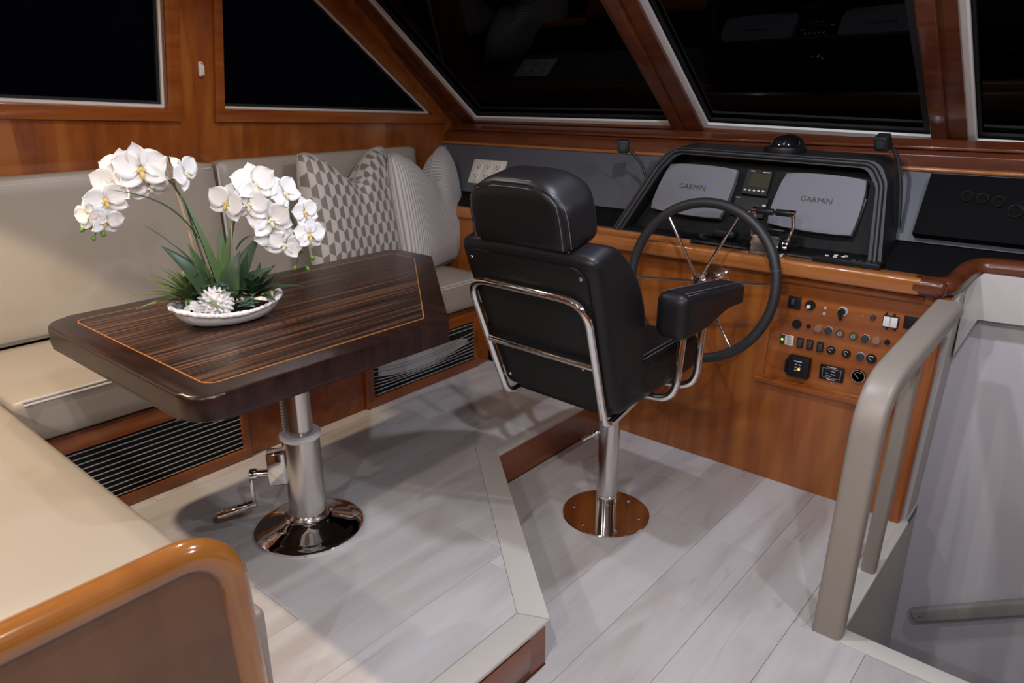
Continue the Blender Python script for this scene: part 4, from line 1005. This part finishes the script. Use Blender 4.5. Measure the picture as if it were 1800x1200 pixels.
# ================================================================== THROTTLE
TY = 2.80; tb = oy(1352, 440, TY); th = thing('throttle_control', (tb.x, TY, dz(TY)), 'twin chrome throttle levers with black T-grips on the dash edge', 'throttle')
bz = dz(TY)
box('base_flange', (tb.x-0.085, 2.735, 0.9465), (tb.x+0.075, 2.85, 0.957), 'steel', th, 0.004)
prism('throttle_body', fillet([(2.745, 0.955), (2.845, 0.96), (2.84, 1.02), (2.81, 1.042), (2.765, 1.02)], [0.004, 0.004, 0.02, 0.02, 0.02]), 0.10, 'steel', th, o=(tb.x-0.055, 0, 0), e1=(0, 1, 0), e2=(0, 0, 1), e3=(1, 0, 0), bev=0.006, smooth=25)
for s, (gx0, gy0), (gx1, gy1), lx in ((-1, (1360, 373), (1325, 369), 1330), (1, (1364, 373), (1397, 377), 1393)):
    Yg = 2.755
    g0, g1 = oy(gx0, gy0, Yg), oy(gx1, gy1, Yg)
    g1.z = g0.z
    gr = lathe('lever_grip', [(0, 0), (0.0115, 0), (0.013, 0.003), (0.013, (g1-g0).length-0.014), (0.012, (g1-g0).length-0.012), (0, (g1-g0).length-0.012)], 'blackplastic', th, g0, g1-g0, 16)
    lathe('grip_cap', [(0, 0), (0.0135, 0), (0.0135, 0.016), (0.010, 0.02), (0, 0.02)], 'chrome', gr, g1-(g1-g0).normalized()*0.014, g1-g0, 16)
    root_ = V((tb.x+s*0.062, 2.80, 0.985))
    tube('lever', rpath([g1-(g1-g0).normalized()*0.006, g1-(g1-g0).normalized()*0.004+V((s*0.004, 0.006, -0.05)), root_+V((s*0.012, -0.005, 0.03)), root_], 0.03, 5), [0.008]*3+[0.0085]*20 if False else 0.008, 'chrome', th, 10)
    lathe('pivot', [(0, 0), (0.019, 0), (0.02, 0.004), (0.017, 0.018), (0, 0.02)], 'chrome', th, root_-V((s*0.008, 0, 0)), (s, 0, 0), 18)
# keypad on the dash edge
kp = thing('switch_pad', oy(1490, 458, 2.77), 'flat black switch pad with small white keys at the dash edge', 'switch pad')
ka, kb = oy(1430, 452, 2.77), oy(1548, 470, 2.77)
box('pad_case', (ka.x, 2.755, 0.9465), (kb.x, 2.83, 0.968), 'blackplastic', kp, 0.004)
for px, py in ((1454, 447.5), (1470, 447), (1468, 450), (1483, 449.5), (1494.5, 445)):
    q = oz(px, py, 0.972); obox('key', (q.x, min(max(q.y, 2.77), 2.822), 0.969), (1, 0, 0), (0, 1, 0), (0, 0, 1), (0.013, 0.010, 0.004), 'white', kp, 0.001)
for i in range(4):
    obox('key', (kb.x-0.02-0.024*i, 2.768, 0.969), (1, 0, 0), (0, 1, 0), (0, 0, 1), (0.016, 0.012, 0.003), 'charknob', kp, 0.001)
# hand microphone with a coiled cord
hm = thing('radio_handset', (-1.25, 2.85, dz(2.85)), 'black radio handset with coiled cord lying on the dash behind the wheel', 'radio')
q = oy(1275, 412, 2.87); rbox('handset', (0.05, 0.03, 0.018), 0.015, 'rubber', hm, c=(q.x, 2.87, dz(2.87)+0.019), n=6)
bm = bmesh.new(); pts = []
c0 = oy(1265, 424, 2.83)
for k in range(420):
    a = k/420*math.pi*1.25+R(150); rr = 0.10
    ctr = V((c0.x+0.02+rr*1.15*math.cos(a), 2.845+0.030*math.sin(a), 0)); ctr.z = dz(ctr.y)+0.0085
    b = k*2*math.pi/9; pts.append(ctr+V((math.cos(a)*math.cos(b), math.sin(a)*math.cos(b), math.sin(b)))*0.0065)
tubeb(bm, pts, 0.0014, 4); fromb(bm, 'coiled_cord', 'rubber', hm, 60)

# ---- black side console right of the pod
sdc = thing('side_console', (-0.1, 3.0, 1.03), 'black sloping side console with small gauges at the right end of the dash', 'console')
so = GO+G3*0.05
def gq(px, py): p = op(px, py, so, G3); return V((p.x, (p-so).dot(G2)))
a, b = gq(1637, 304), gq(1603, 410)
prism('console_panel', [b, V((1.0, b.y)), V((1.0, a.y)), a], 0.048, 'sideconsole', sdc, o=so-G3*0.048, e1=G1, e2=G2, e3=G3, bev=0.002)
for px, py, r in ((1700, 346, 0.020), (1727, 350, 0.020), (1755, 355, 0.020), (1785, 372, 0.024), (1800, 362, 0.016)):
    p = op(px, py, so, G3); k = lathe('gauge', [(r, 0), (r, 0.006), (r*0.8, 0.008), (0, 0.007)], 'sideconsole', sdc, p, G3, 20)
    lathe('bezel', [(r*0.86, 0.006), (r*1.02, 0.004), (r*0.95, 0.009), (r*0.86, 0.008), (r*0.86, 0.006)], 'bezel', k, p, G3, 20)
# ---- outlet plate on the grey panel
oc = op(857, 303, GO, G3); ow = thing('outlet_plate', oc, 'ivory three-gang power outlet plate on the slate grey panel', 'outlet')
pw_ = (op(886, 303, GO, G3)-op(828, 302, GO, G3)).length; ph_ = (op(857, 323, GO, G3)-op(857, 283, GO, G3)).length
obox('cover_plate', oc+G3*0.003, G1, G2, G3, (pw_, ph_, 0.006), 'ivory', ow, 0.002)
for i in (-1, 0, 1):
    g = obox('outlet', oc+G3*0.0065+G1*i*pw_*0.30, G1, G2, G3, (pw_*0.22, ph_*0.62, 0.003), 'white', ow, 0.001)
    for j in (-1, 1):
        q = oc+G3*0.0083+G1*i*pw_*0.30+G2*j*ph_*0.19
        for d in (-1, 1): obox('slot', q+G1*d*pw_*0.045+G2*ph_*0.035, G1, G2, G3, (pw_*0.018, ph_*0.085, 0.0006), 'slot', g)
        obox('slot', q-G2*ph_*0.055, G1, G2, G3, (pw_*0.035, ph_*0.05, 0.0006), 'slot', g)
    for j in (-1, 1): lathe('screw', [(0.003, 0), (0, 0.0012)], 'steel', ow, oc+G3*0.006+G1*i*pw_*0.30+G2*j*ph_*0.42, G3, 8)

# ================================================================== GRAB RAIL BY THE STAIRS
gr_ = thing('grab_rail', (-0.448, 1.985, 0), 'taupe padded grab rail arching from the floor up to the helm console', 'rail')
def ribbon(name, path, w_, h_, m, parent, n=3):
    """padded bar: rounded rectangle (w_ across x, h_ thick) swept along a path in the y-z plane"""
    bm = bmesh.new(); rings = []; path = [V(p) for p in path]
    prof = fillet([(-w_/2, -h_/2), (w_/2, -h_/2), (w_/2, h_/2), (-w_/2, h_/2)], min(w_, h_)*0.28, 4)
    for i, p in enumerate(path):
        t = (path[min(i+1, len(path)-1)]-path[max(i-1, 0)]).normalized(); e = V((1, 0, 0)); nn = t.cross(e).normalized()
        rings.append([bm.verts.new(p+e*q.x+nn*q.y) for q in prof])
    for a, b in zip(rings, rings[1:]):
        for k in range(len(prof)): bm.faces.new((a[k], a[(k+1) % len(prof)], b[(k+1) % len(prof)], b[k]))
    bm.faces.new(rings[0]); bm.faces.new(rings[-1]); return fromb(bm, name, m, parent, 40)
pth = rpath([(-0.447, 1.995, 0.001), (-0.443, 2.055, 0.765), (-0.408, 2.705, 0.862)], 0.17, 12)
ribbon('padded_rail', pth, 0.086, 0.060, 'vinyl_rail', gr_)
ribbon('support_post', [(-0.442, 2.388, 0.001), (-0.432, 2.455, 0.795)], 0.046, 0.046, 'vinyl_rail', gr_)
for s in (0.036,): tube('piping', [V(p)+V((s, 0.020, -0.014)) for p in pth[6:]], 0.003, 'piping', gr_, 6)
# hand rail on the stair wall
hr = thing('stair_handrail', oy(1600, 1080, 2.95), 'grey handrail bolted to the pale wall of the stairwell', 'handrail')
ha, hb = oy(1603, 1081, 2.925), oy(1800, 1066, 2.925); hd_ = (hb-ha).normalized(); hb2 = ha+hd_*0.75
hn = V((0, -1, 0)); hv = hn.cross(hd_).normalized()
obox('rail', (ha+hb2)/2, hd_, hv, hn, ((hb2-ha).length, 0.060, 0.036), 'handrail', hr, 0.012, 4)
for d in (0.06, 0.55):
    q = ha+hd_*d; cyl('bracket', q+V((0, 0.012, -0.012)), q+V((0, 0.048, -0.012)), 0.010, 'handrail', hr)
lathe('screw', [(0.006, 0), (0.005, 0.002), (0, 0.003)], 'steel', hr, ha+hd_*0.035+hn*0.0165, hn, 10)

# ================================================================== FLOWERS ON THE TABLE
BC = V((-1.955, 1.02, TZ)); vdir = V((BC.x, BC.y, 0)).normalized(); vside = V((-vdir.y, vdir.x, 0)) * -1
# vside points to the right in the picture
def fl(px, py, depth=0.0): return op(px, py, BC-vdir*depth, vdir)
bw = thing('coral_bowl', BC, 'shallow white coral-edged ceramic bowl standing on the dark table', 'bowl')
bax = (vside*0.97+vdir*0.25).normalized(); bay = V((-bax.y, bax.x, 0))
BA, BB = 0.154, 0.100
def bowlpt(a, s, z): return BC+bax*(BA*s*math.cos(a))+bay*(BB*s*math.sin(a))+V((0, 0, z))
def rimz(a): return 0.040+0.022*math.cos(a)**2
bm = bmesh.new(); n = 48; rings = []
for s, zf, th in ((0.0, 0.0, 0), (0.60, 0.0, 0), (0.80, 0.22, 0), (0.93, 0.60, 0), (1.0, 1.0, 0), (0.965, 1.0, 1), (0.89, 0.64, 1), (0.76, 0.30, 1), (0.5, 0.14, 1), (0.0, 0.14, 1)):
    if s == 0: rings.append([bm.verts.new(BC+V((0, 0, 0.0008+(0.006 if th else 0))))])
    else: rings.append([bm.verts.new(bowlpt(2*math.pi*k/n, s*(1+0.012*math.sin(12*2*math.pi*k/n)*zf), 0.0008+zf*rimz(2*math.pi*k/n))) for k in range(n)])
for a, b in zip(rings, rings[1:]):
    for k in range(n):
        if len(a) == 1: bm.faces.new((a[0], b[k], b[(k+1) % n]))
        elif len(b) == 1: bm.faces.new((a[k], a[(k+1) % n], b[0]))
        else: bm.faces.new((a[k], a[(k+1) % n], b[(k+1) % n], b[k]))
fromb(bm, 'bowl_shell', 'ceramic', bw, 50)
def ico(name, r, sub=1):
    bm = bmesh.new(); bmesh.ops.create_icosphere(bm, subdivisions=sub, radius=r); me = bpy.data.meshes.new(name); bm.to_mesh(me); bm.free()
    for p in me.polygons: p.use_smooth = True
    return me
knob = ico('rim_knob', 1.0, 2); rk = random.Random(5)
for k in range(52):
    a = 2*math.pi*k/52; o = link('rim_knob', knob, 'ceramic', bw)
    p = bowlpt(a, 1.0, rimz(a)+0.0005); s_ = 0.0052+rk.random()*0.0030; tg = bowlpt(a+0.01, 1, 0)-bowlpt(a-0.01, 1, 0)
    o.matrix_basis = MX.Translation(p) @ MX.Rotation(math.atan2(tg.y, tg.x), 4, 'Z') @ MX.Diagonal((s_*2.0, s_*1.15, s_, 1))
prism('moss', [tuple((bowlpt(2*math.pi*k/24, 0.84, 0)-BC).to_2d()) for k in range(24)], 0.012, 'soil', bw, o=BC+V((0, 0, 0.020)), bev=0.004)

def leafmat(name, c1, c2):
    m = mat(name, c1, 0.4, spec=0.4); t = NT(m); v = t.coords((60, 60, 8)); t.col(t.mix(t.noise(v, 1, 2), c1, c2)); return m
M['leaf_dark'] = leafmat('leaf_dark', (0.030, 0.055, 0.030), (0.055, 0.10, 0.045))
M['leaf_mid'] = leafmat('leaf_mid', (0.055, 0.11, 0.035), (0.10, 0.17, 0.06))
M['leaf_spiky'] = leafmat('leaf_spiky', (0.07, 0.13, 0.04), (0.15, 0.21, 0.085))
M['leaf_blue'] = leafmat('leaf_blue', (0.09, 0.17, 0.12), (0.15, 0.25, 0.18))
M['stem'] = mat('orchid_stem', (0.05, 0.09, 0.03), 0.5); M['bud'] = mat('orchid_bud', (0.11, 0.24, 0.035), 0.45)
M['stake'] = mat('bamboo_stake', (0.52, 0.36, 0.22), 0.6)
def petalmat():
    m = mat('orchid_petal', (0.90, 0.89, 0.88), 0.45, sheen=0.2); b = m.node_tree.nodes['Principled BSDF']
    b.inputs['Subsurface Weight'].default_value = 0.15; b.inputs['Subsurface Radius'].default_value = (0.01, 0.01, 0.01); return m
M['petal'] = petalmat(); M['lip'] = mat('orchid_lip', (0.80, 0.60, 0.22), 0.5); M['lip_pale'] = mat('orchid_throat', (0.82, 0.76, 0.55), 0.5)
def blade(name, base, tip, w_, m, parent, bend=0.02, updir=Z, fold=0.25, n=9, th=0.0012, shape=0.45):
    """pointed leaf from base to tip, creased along its middle and arched"""
    base, tip = V(base), V(tip); d = tip-base; L = d.length; t = d.normalized(); s = t.cross(V(updir))
    s = s.normalized() if s.length > 1e-4 else t.orthogonal().normalized(); nn = s.cross(t)
    bm = bmesh.new(); top, bot = [], []
    for k in range(n+1):
        u = k/n; wd = w_*0.5*(math.sin(math.pi*(u**shape))**0.8 if 0 < u < 1 else (0.35 if u == 0 else 0.02))
        if u < 0.25: wd = max(wd, w_*0.22)
        c = base+d*u+nn*(bend*math.sin(math.pi*u))
        e = wd*fold
        top.append([bm.verts.new(c-s*wd+nn*(e+th)), bm.verts.new(c+nn*th), bm.verts.new(c+s*wd+nn*(e+th))])
        bot.append([bm.verts.new(c-s*wd+nn*e), bm.verts.new(c), bm.verts.new(c+s*wd+nn*e)])
    for k in range(n):
        for q in range(2):
            bm.faces.new((top[k][q], top[k+1][q], top[k+1][q+1], top[k][q+1])); bm.faces.new((bot[k][q+1], bot[k+1][q+1], bot[k+1][q], bot[k][q]))
        bm.faces.new((top[k][0], bot[k][0], bot[k+1][0], top[k+1][0])); bm.faces.new((top[k][2], top[k+1][2], bot[k+1][2], bot[k][2]))
    for r_ in (0, n): bm.faces.new((top[r_][0], top[r_][1], top[r_][2], bot[r_][2], bot[r_][1], bot[r_][0]))
    return fromb(bm, name, m, parent, 60)
# shared petal meshes in local space: flower faces +Z, petal grows along +Y
def petal_mesh(L, W, cup, pw=1.0):
    bm = bmesh.new(); n, c = 8, 6; g = []; gb = []
    for i in range(n+1):
        u = i/n; wd = W*0.5*math.sin(math.pi*min(1, 0.06+0.94*u**pw))**0.62 if u < 1 else 0.05*W
        if u == 0: wd = W*0.10
        row, rb = [], []
        for j in range(c+1):
            v = -1+2*j/c; z = cup*(u*u)*L*0.5-0.12*L*u*(1-u)*0+0.10*W*v*v*(1-u*0.4)
            row.append(bm.verts.new((wd*v, 0.004+u*L-0.06*L*v*v*u, z+0.0006))); rb.append(bm.verts.new((wd*v, 0.004+u*L-0.06*L*v*v*u, z-0.0002)))
        g.append(row); gb.append(rb)
    for i in range(n):
        for j in range(c):
            bm.faces.new((g[i][j], g[i][j+1], g[i+1][j+1], g[i+1][j])); bm.faces.new((gb[i][j+1], gb[i][j], gb[i+1][j], gb[i+1][j+1]))
    for i in range(n):
        for j, fl_ in ((0, 0), (c, 1)): bm.faces.new((g[i][j], g[i+1][j], gb[i+1][j], gb[i][j]))
    for j in range(c): bm.faces.new((g[n][j], g[n][j+1], gb[n][j+1], gb[n][j])); bm.faces.new((g[0][j+1], g[0][j], gb[0][j], gb[0][j+1]))
    bmesh.ops.recalc_face_normals(bm, faces=bm.faces)
    me = bpy.data.meshes.new('petal'); bm.to_mesh(me); bm.free(); me.materials.append(M['petal'])
    for p in me.polygons: p.use_smooth = True
    return me
PETB = [petal_mesh(0.043, 0.050, 0.10, 0.9), petal_mesh(0.043, 0.050, -0.25, 0.9)]
PETS = [petal_mesh(0.042, 0.034, -0.15, 0.85), petal_mesh(0.042, 0.034, 0.15, 0.85)]
def lip_mesh():
    bm = bmesh.new()
    tubeb(bm, [(0, 0.002, -0.004), (0, 0.001, 0.006), (0, -0.002, 0.012), (0, -0.004, 0.015)], [0.003, 0.005, 0.0055, 0.003], 8)
    tubeb(bm, [(0, -0.002, 0.004), (0, -0.010, 0.010), (0, -0.020, 0.009), (0, -0.028, 0.012)], [0.003, 0.006, 0.008, 0.002], 8)
    for s in (-1, 1): tubeb(bm, [(0, -0.003, 0.005), (s*0.007, -0.006, 0.012), (s*0.010, -0.004, 0.018)], [0.003, 0.006, 0.002], 6)
    me = bpy.data.meshes.new('flower'); bmesh.ops.recalc_face_normals(bm, faces=bm.faces); bm.to_mesh(me); bm.free()
    for p in me.polygons: p.use_smooth = True
    return me
LIP = lip_mesh(); LIP.transform(MX.Scale(0.66, 4)); LIP.materials.append(M['lip']); LIP2 = LIP.copy(); LIP2.materials.clear(); LIP2.materials.append(M['lip_pale'])
fr_ = random.Random(11)
def flower(parent, pos, face, spin, sc_, pale=False):
    f = bpy.data.objects.new('flower', LIP2 if pale else LIP); COL.objects.link(f); par(f, parent)
    zf = V(face).normalized(); yf = (Z-zf*zf.z); yf = yf.normalized() if yf.length > 1e-3 else V((0, 1, 0)); xf = yf.cross(zf)
    rot = MX((xf, yf, zf)).transposed().to_4x4()
    f.matrix_basis = MX.Translation(pos) @ rot @ MX.Rotation(spin, 4, 'Z') @ MX.Diagonal((sc_, sc_, sc_, 1))
    for ang, me, tilt in ((0, PETS, 0.0), (125, PETS, 0.1), (-125, PETS, 0.1), (72, PETB, 0.12), (-72, PETB, 0.12)):
        p = bpy.data.objects.new('petal', me[fr_.randrange(2)]); COL.objects.link(p); p.parent = f
        p.matrix_basis = MX.Rotation(R(ang+fr_.uniform(-6, 6)), 4, 'Z') @ MX.Rotation(tilt+fr_.uniform(-0.25, 0.25), 4, 'X') @ MX.Translation((0, 0, 0.001*fr_.random()+(0.003 if me is PETB else 0)))
    return f
BUD = ico('bud', 1.0, 2)
def bud(parent, pos, r, d):
    o = link('bud', BUD, 'bud', parent); z = V(d).normalized(); q = Z.rotation_difference(z).to_matrix().to_4x4()
    o.matrix_basis = MX.Translation(pos) @ q @ MX.Diagonal((r, r, r*1.35, 1))
cam_f = lambda p: (CAM-p).normalized()
def orchid(label, base, stempx, stake, flowers, buds, leaves):
    root = thing('orchid_plant', base, label, 'orchid', 'orchids in the coral bowl')
    pts = [V(base)]+[fl(*q) for q in stempx]
    tube('stem', rpath(pts, 0.05, 6), 0.0028, 'stem', root, 7)
    tube('stake', [fl(*stake[0]), fl(*stake[1])], 0.0035, 'stake', root, 8)
    for (px, py, dp, fx, fz, spin, s, pale) in flowers:
        p = fl(px, py, dp); fdir = (cam_f(p)+vside*fx+Z*fz).normalized()
        flower(root, p, fdir, R(spin), s*1.22, pale)
        near = min(pts[1:], key=lambda q: (q-p).length); tube('pedicel', rpath([near, (near+p)/2+Z*0.006, p-fdir*0.003], 0.02, 3), 0.0014, 'stem', root, 5)
    for (px, py, dp, r) in buds:
        p = fl(px, py, dp); bud(root, p, r, p-pts[-1]+V((0, 0, -0.02))); tube('pedicel', [pts[-1], (pts[-1]+p)/2+V((0, 0, -0.003)), p], 0.0013, 'stem', root, 5)
    for (b, t, w_, bend, m) in leaves: blade('leaf', fl(*b), fl(*t), w_*1.4, m, root, bend, updir=(Z-vdir*0.6))
    return root
z0 = 0.03
orchid('white orchid whose flower spray arches out to the left over the bowl', BC+vside*-0.02+vdir*0.015+V((0, 0, z0)),
       [(362, 470, 0), (345, 420, 0), (325, 355, 0), (300, 318, 0.01), (265, 300, 0.01), (225, 305, 0.01), (195, 335, 0.01), (178, 375, 0.015), (172, 395, 0.02)],
       ((366, 520, 0.0), (292, 275, 0.0)),
       [(247, 296, 0.035, 0.05, 0.0, 4, 1.25, False), (199, 322, 0.02, -0.25, -0.1, -10, 1.0, True), (186, 350, 0.035, -0.1, -0.25, 8, 1.0, False),
        (160, 378, 0.03, -0.9, -0.2, 20, 0.85, True), (184, 386, 0.03, 0.35, -0.55, -15, 0.85, False), (322, 304, -0.005, 1.3, 0.25, 30, 0.95, True), (215, 300, 0.0, -0.6, 0.3, 0, 1.05, True), (262, 325, 0.01, 0.3, -0.6, 15, 1.0, True)],
       [(145, 404, 0.02, 0.0058), (165, 419, 0.02, 0.0055), (181, 411, 0.02, 0.0068)],
       [((372, 520, 0.0), (330, 428, 0.02), 0.03, 0.01, 'leaf_mid'), ((365, 520, 0.02), (283, 432, 0.03), 0.042, 0.02, 'leaf_dark'),
        ((395, 520, 0.02), (322, 345, 0.01), 0.016, 0.02, 'leaf_mid'), ((388, 515, -0.01), (310, 330, 0.0), 0.012, 0.03, 'leaf_dark'), ((372, 510, 0), (254, 396, 0.03), 0.006, 0.03, 'leaf_dark'),
        ((350, 420, 0.01), (193, 333, 0.05), 0.005, 0.045, 'leaf_dark')])
orchid('white orchid whose flower spray leans to the right beside the hexagon pillow', BC+vside*0.025+vdir*0.015+V((0, 0, z0)),
       [(402, 470, 0), (408, 410, 0), (415, 370, 0), (440, 335, 0), (475, 335, 0), (505, 365, 0.01), (522, 405, 0.01), (528, 440, 0.015)],
       ((404, 520, 0.0), (409, 304, 0.0)),
       [(447, 326, 0.02, 0.1, 0.45, 6, 1.2, True), (402, 356, 0.03, -0.7, 0.1, -25, 1.05, False), (438, 358, 0.045, -0.1, 0.0, -8, 1.05, True), (475, 385, 0.045, 0.1, -0.1, 12, 1.15, True),
        (497, 340, 0.01, 0.9, 0.2, 25, 1.0, True), (500, 428, 0.035, 0.1, -0.3, -20, 0.95, True), (533, 372, 0.02, 0.7, -0.1, 10, 0.85, False), (543, 412, 0.03, 0.5, -0.1, -5, 0.95, False), (478, 410, 0.03, -0.1, -0.3, 30, 0.95, True)],
       [(549, 453, 0.02, 0.0068), (518, 471, 0.02, 0.0058), (541, 472, 0.02, 0.006)],
       [((400, 520, 0.02), (385, 398, 0.01), 0.032, 0.01, 'leaf_mid'), ((412, 520, 0.01), (458, 412, 0.0), 0.046, 0.02, 'leaf_dark'), ((395, 520, 0.01), (405, 400, 0.02), 0.022, 0.012, 'leaf_mid'),
        ((420, 515, 0.0), (482, 470, 0.02), 0.03, 0.02, 'leaf_dark'), ((405, 520, 0.03), (422, 440, 0.03), 0.04, 0.015, 'leaf_dark'), ((415, 440, 0), (460, 412, 0), 0.005, 0.02, 'leaf_dark')])
# one thin blade sweeping up to the settee
def rosette(name, label, c, n, L, w_, m, tiltr, cat='succulent', seedv=1, squash=1.0, rings_=3):
    root = thing(name, c, label, cat); rr = random.Random(seedv); c = V(c)
    for k in range(n):
        a = k*2.39996; f = k/n; el = R(tiltr[0]+(tiltr[1]-tiltr[0])*f)
        d = V((math.cos(a)*math.cos(el), math.sin(a)*math.cos(el), math.sin(el))); l_ = L*(0.75+0.4*rr.random())*(1-0.35*f)
        blade('leaf', c+d*0.006, c+d*l_, w_*(0.8+0.4*rr.random()), m, root, bend=l_*0.08, n=6)
    return root
rosette('spiky_succulent', 'spiky light green succulent fanning out over the left of the bowl', fl(338, 530, -0.012), 46, 0.155, 0.022, 'leaf_spiky', (2, 70), seedv=2)
rosette('spiky_succulent', 'dark green broad-leaved succulent at the right side of the bowl', fl(448, 522, -0.005), 30, 0.135, 0.034, 'leaf_dark', (3, 70), seedv=4)
sg = thing('trailing_leaf', fl(310, 528, 0.03), 'single dark leaf drooping over the left rim of the bowl', 'leaf')
blade('leaf', fl(325, 528, 0.02), fl(240, 545, 0.05), 0.016, 'leaf_dark', sg, 0.012)
rosette('small_succulent', 'small blue-green rosette beside the white ceramic flower', fl(434, 540, 0.050), 20, 0.042, 0.019, 'leaf_blue', (10, 75), seedv=6)
rosette('small_succulent', 'small blue-green rosette tucked behind the white ceramic flower', fl(392, 508, 0.03), 18, 0.040, 0.019, 'leaf_blue', (10, 75), seedv=8)
# white ceramic flower
dc = fl(379, 534, 0.042); da = thing('ceramic_flower', dc-Z*0.03, 'white many-petalled ceramic flower at the front of the bowl', 'ornament')
core = ico('core', 0.038, 3); o = link('core', core, 'bisque', da); o.matrix_basis = MX.Translation(dc)
bm = bmesh.new(); bmesh.ops.create_uvsphere(bm, u_segments=8, v_segments=6, radius=1.0)
for v in bm.verts:
    u = (v.co.z+1)/2; v.co.x *= (1-0.55*u**2); v.co.y *= 0.55*(1-0.5*u**2)
pm = bpy.data.meshes.new('ceramic_petal'); bm.to_mesh(pm); bm.free()
for p in pm.polygons: p.use_smooth = True
nP = 110
for k in range(nP):
    zz = 1-2*(k+0.5)/nP; a = k*2.39996; r_ = math.sqrt(1-zz*zz); d = V((r_*math.cos(a), r_*math.sin(a), zz))
    if zz < -0.75: continue
    o = link('petal', pm, 'bisque', da); q = Z.rotation_difference(d).to_matrix().to_4x4()
    o.matrix_basis = MX.Translation(dc+d*0.038) @ q @ MX.Diagonal((0.0095, 0.0125, 0.0145, 1))
# spiral shell
shc = fl(337, 545, 0.052); sh = thing('spiral_shell', shc-Z*0.012, 'pale round spiral shell left of the white ceramic flower', 'shell')
bm = bmesh.new(); e1, e2 = vside, Z; pts, rs = [], []
for k in range(70):
    a = k/70*2*math.pi*2.3; rr = 0.005+0.015*(k/70)**1.2
    pts.append(shc+e1*rr*math.cos(a)+e2*rr*math.sin(a)-vdir*(0.010*(1-k/70))); rs.append(0.0026+0.0072*(k/70))
tubeb(bm, pts, rs, 8); fromb(bm, 'shell_body', 'ceramic', sh, 60)
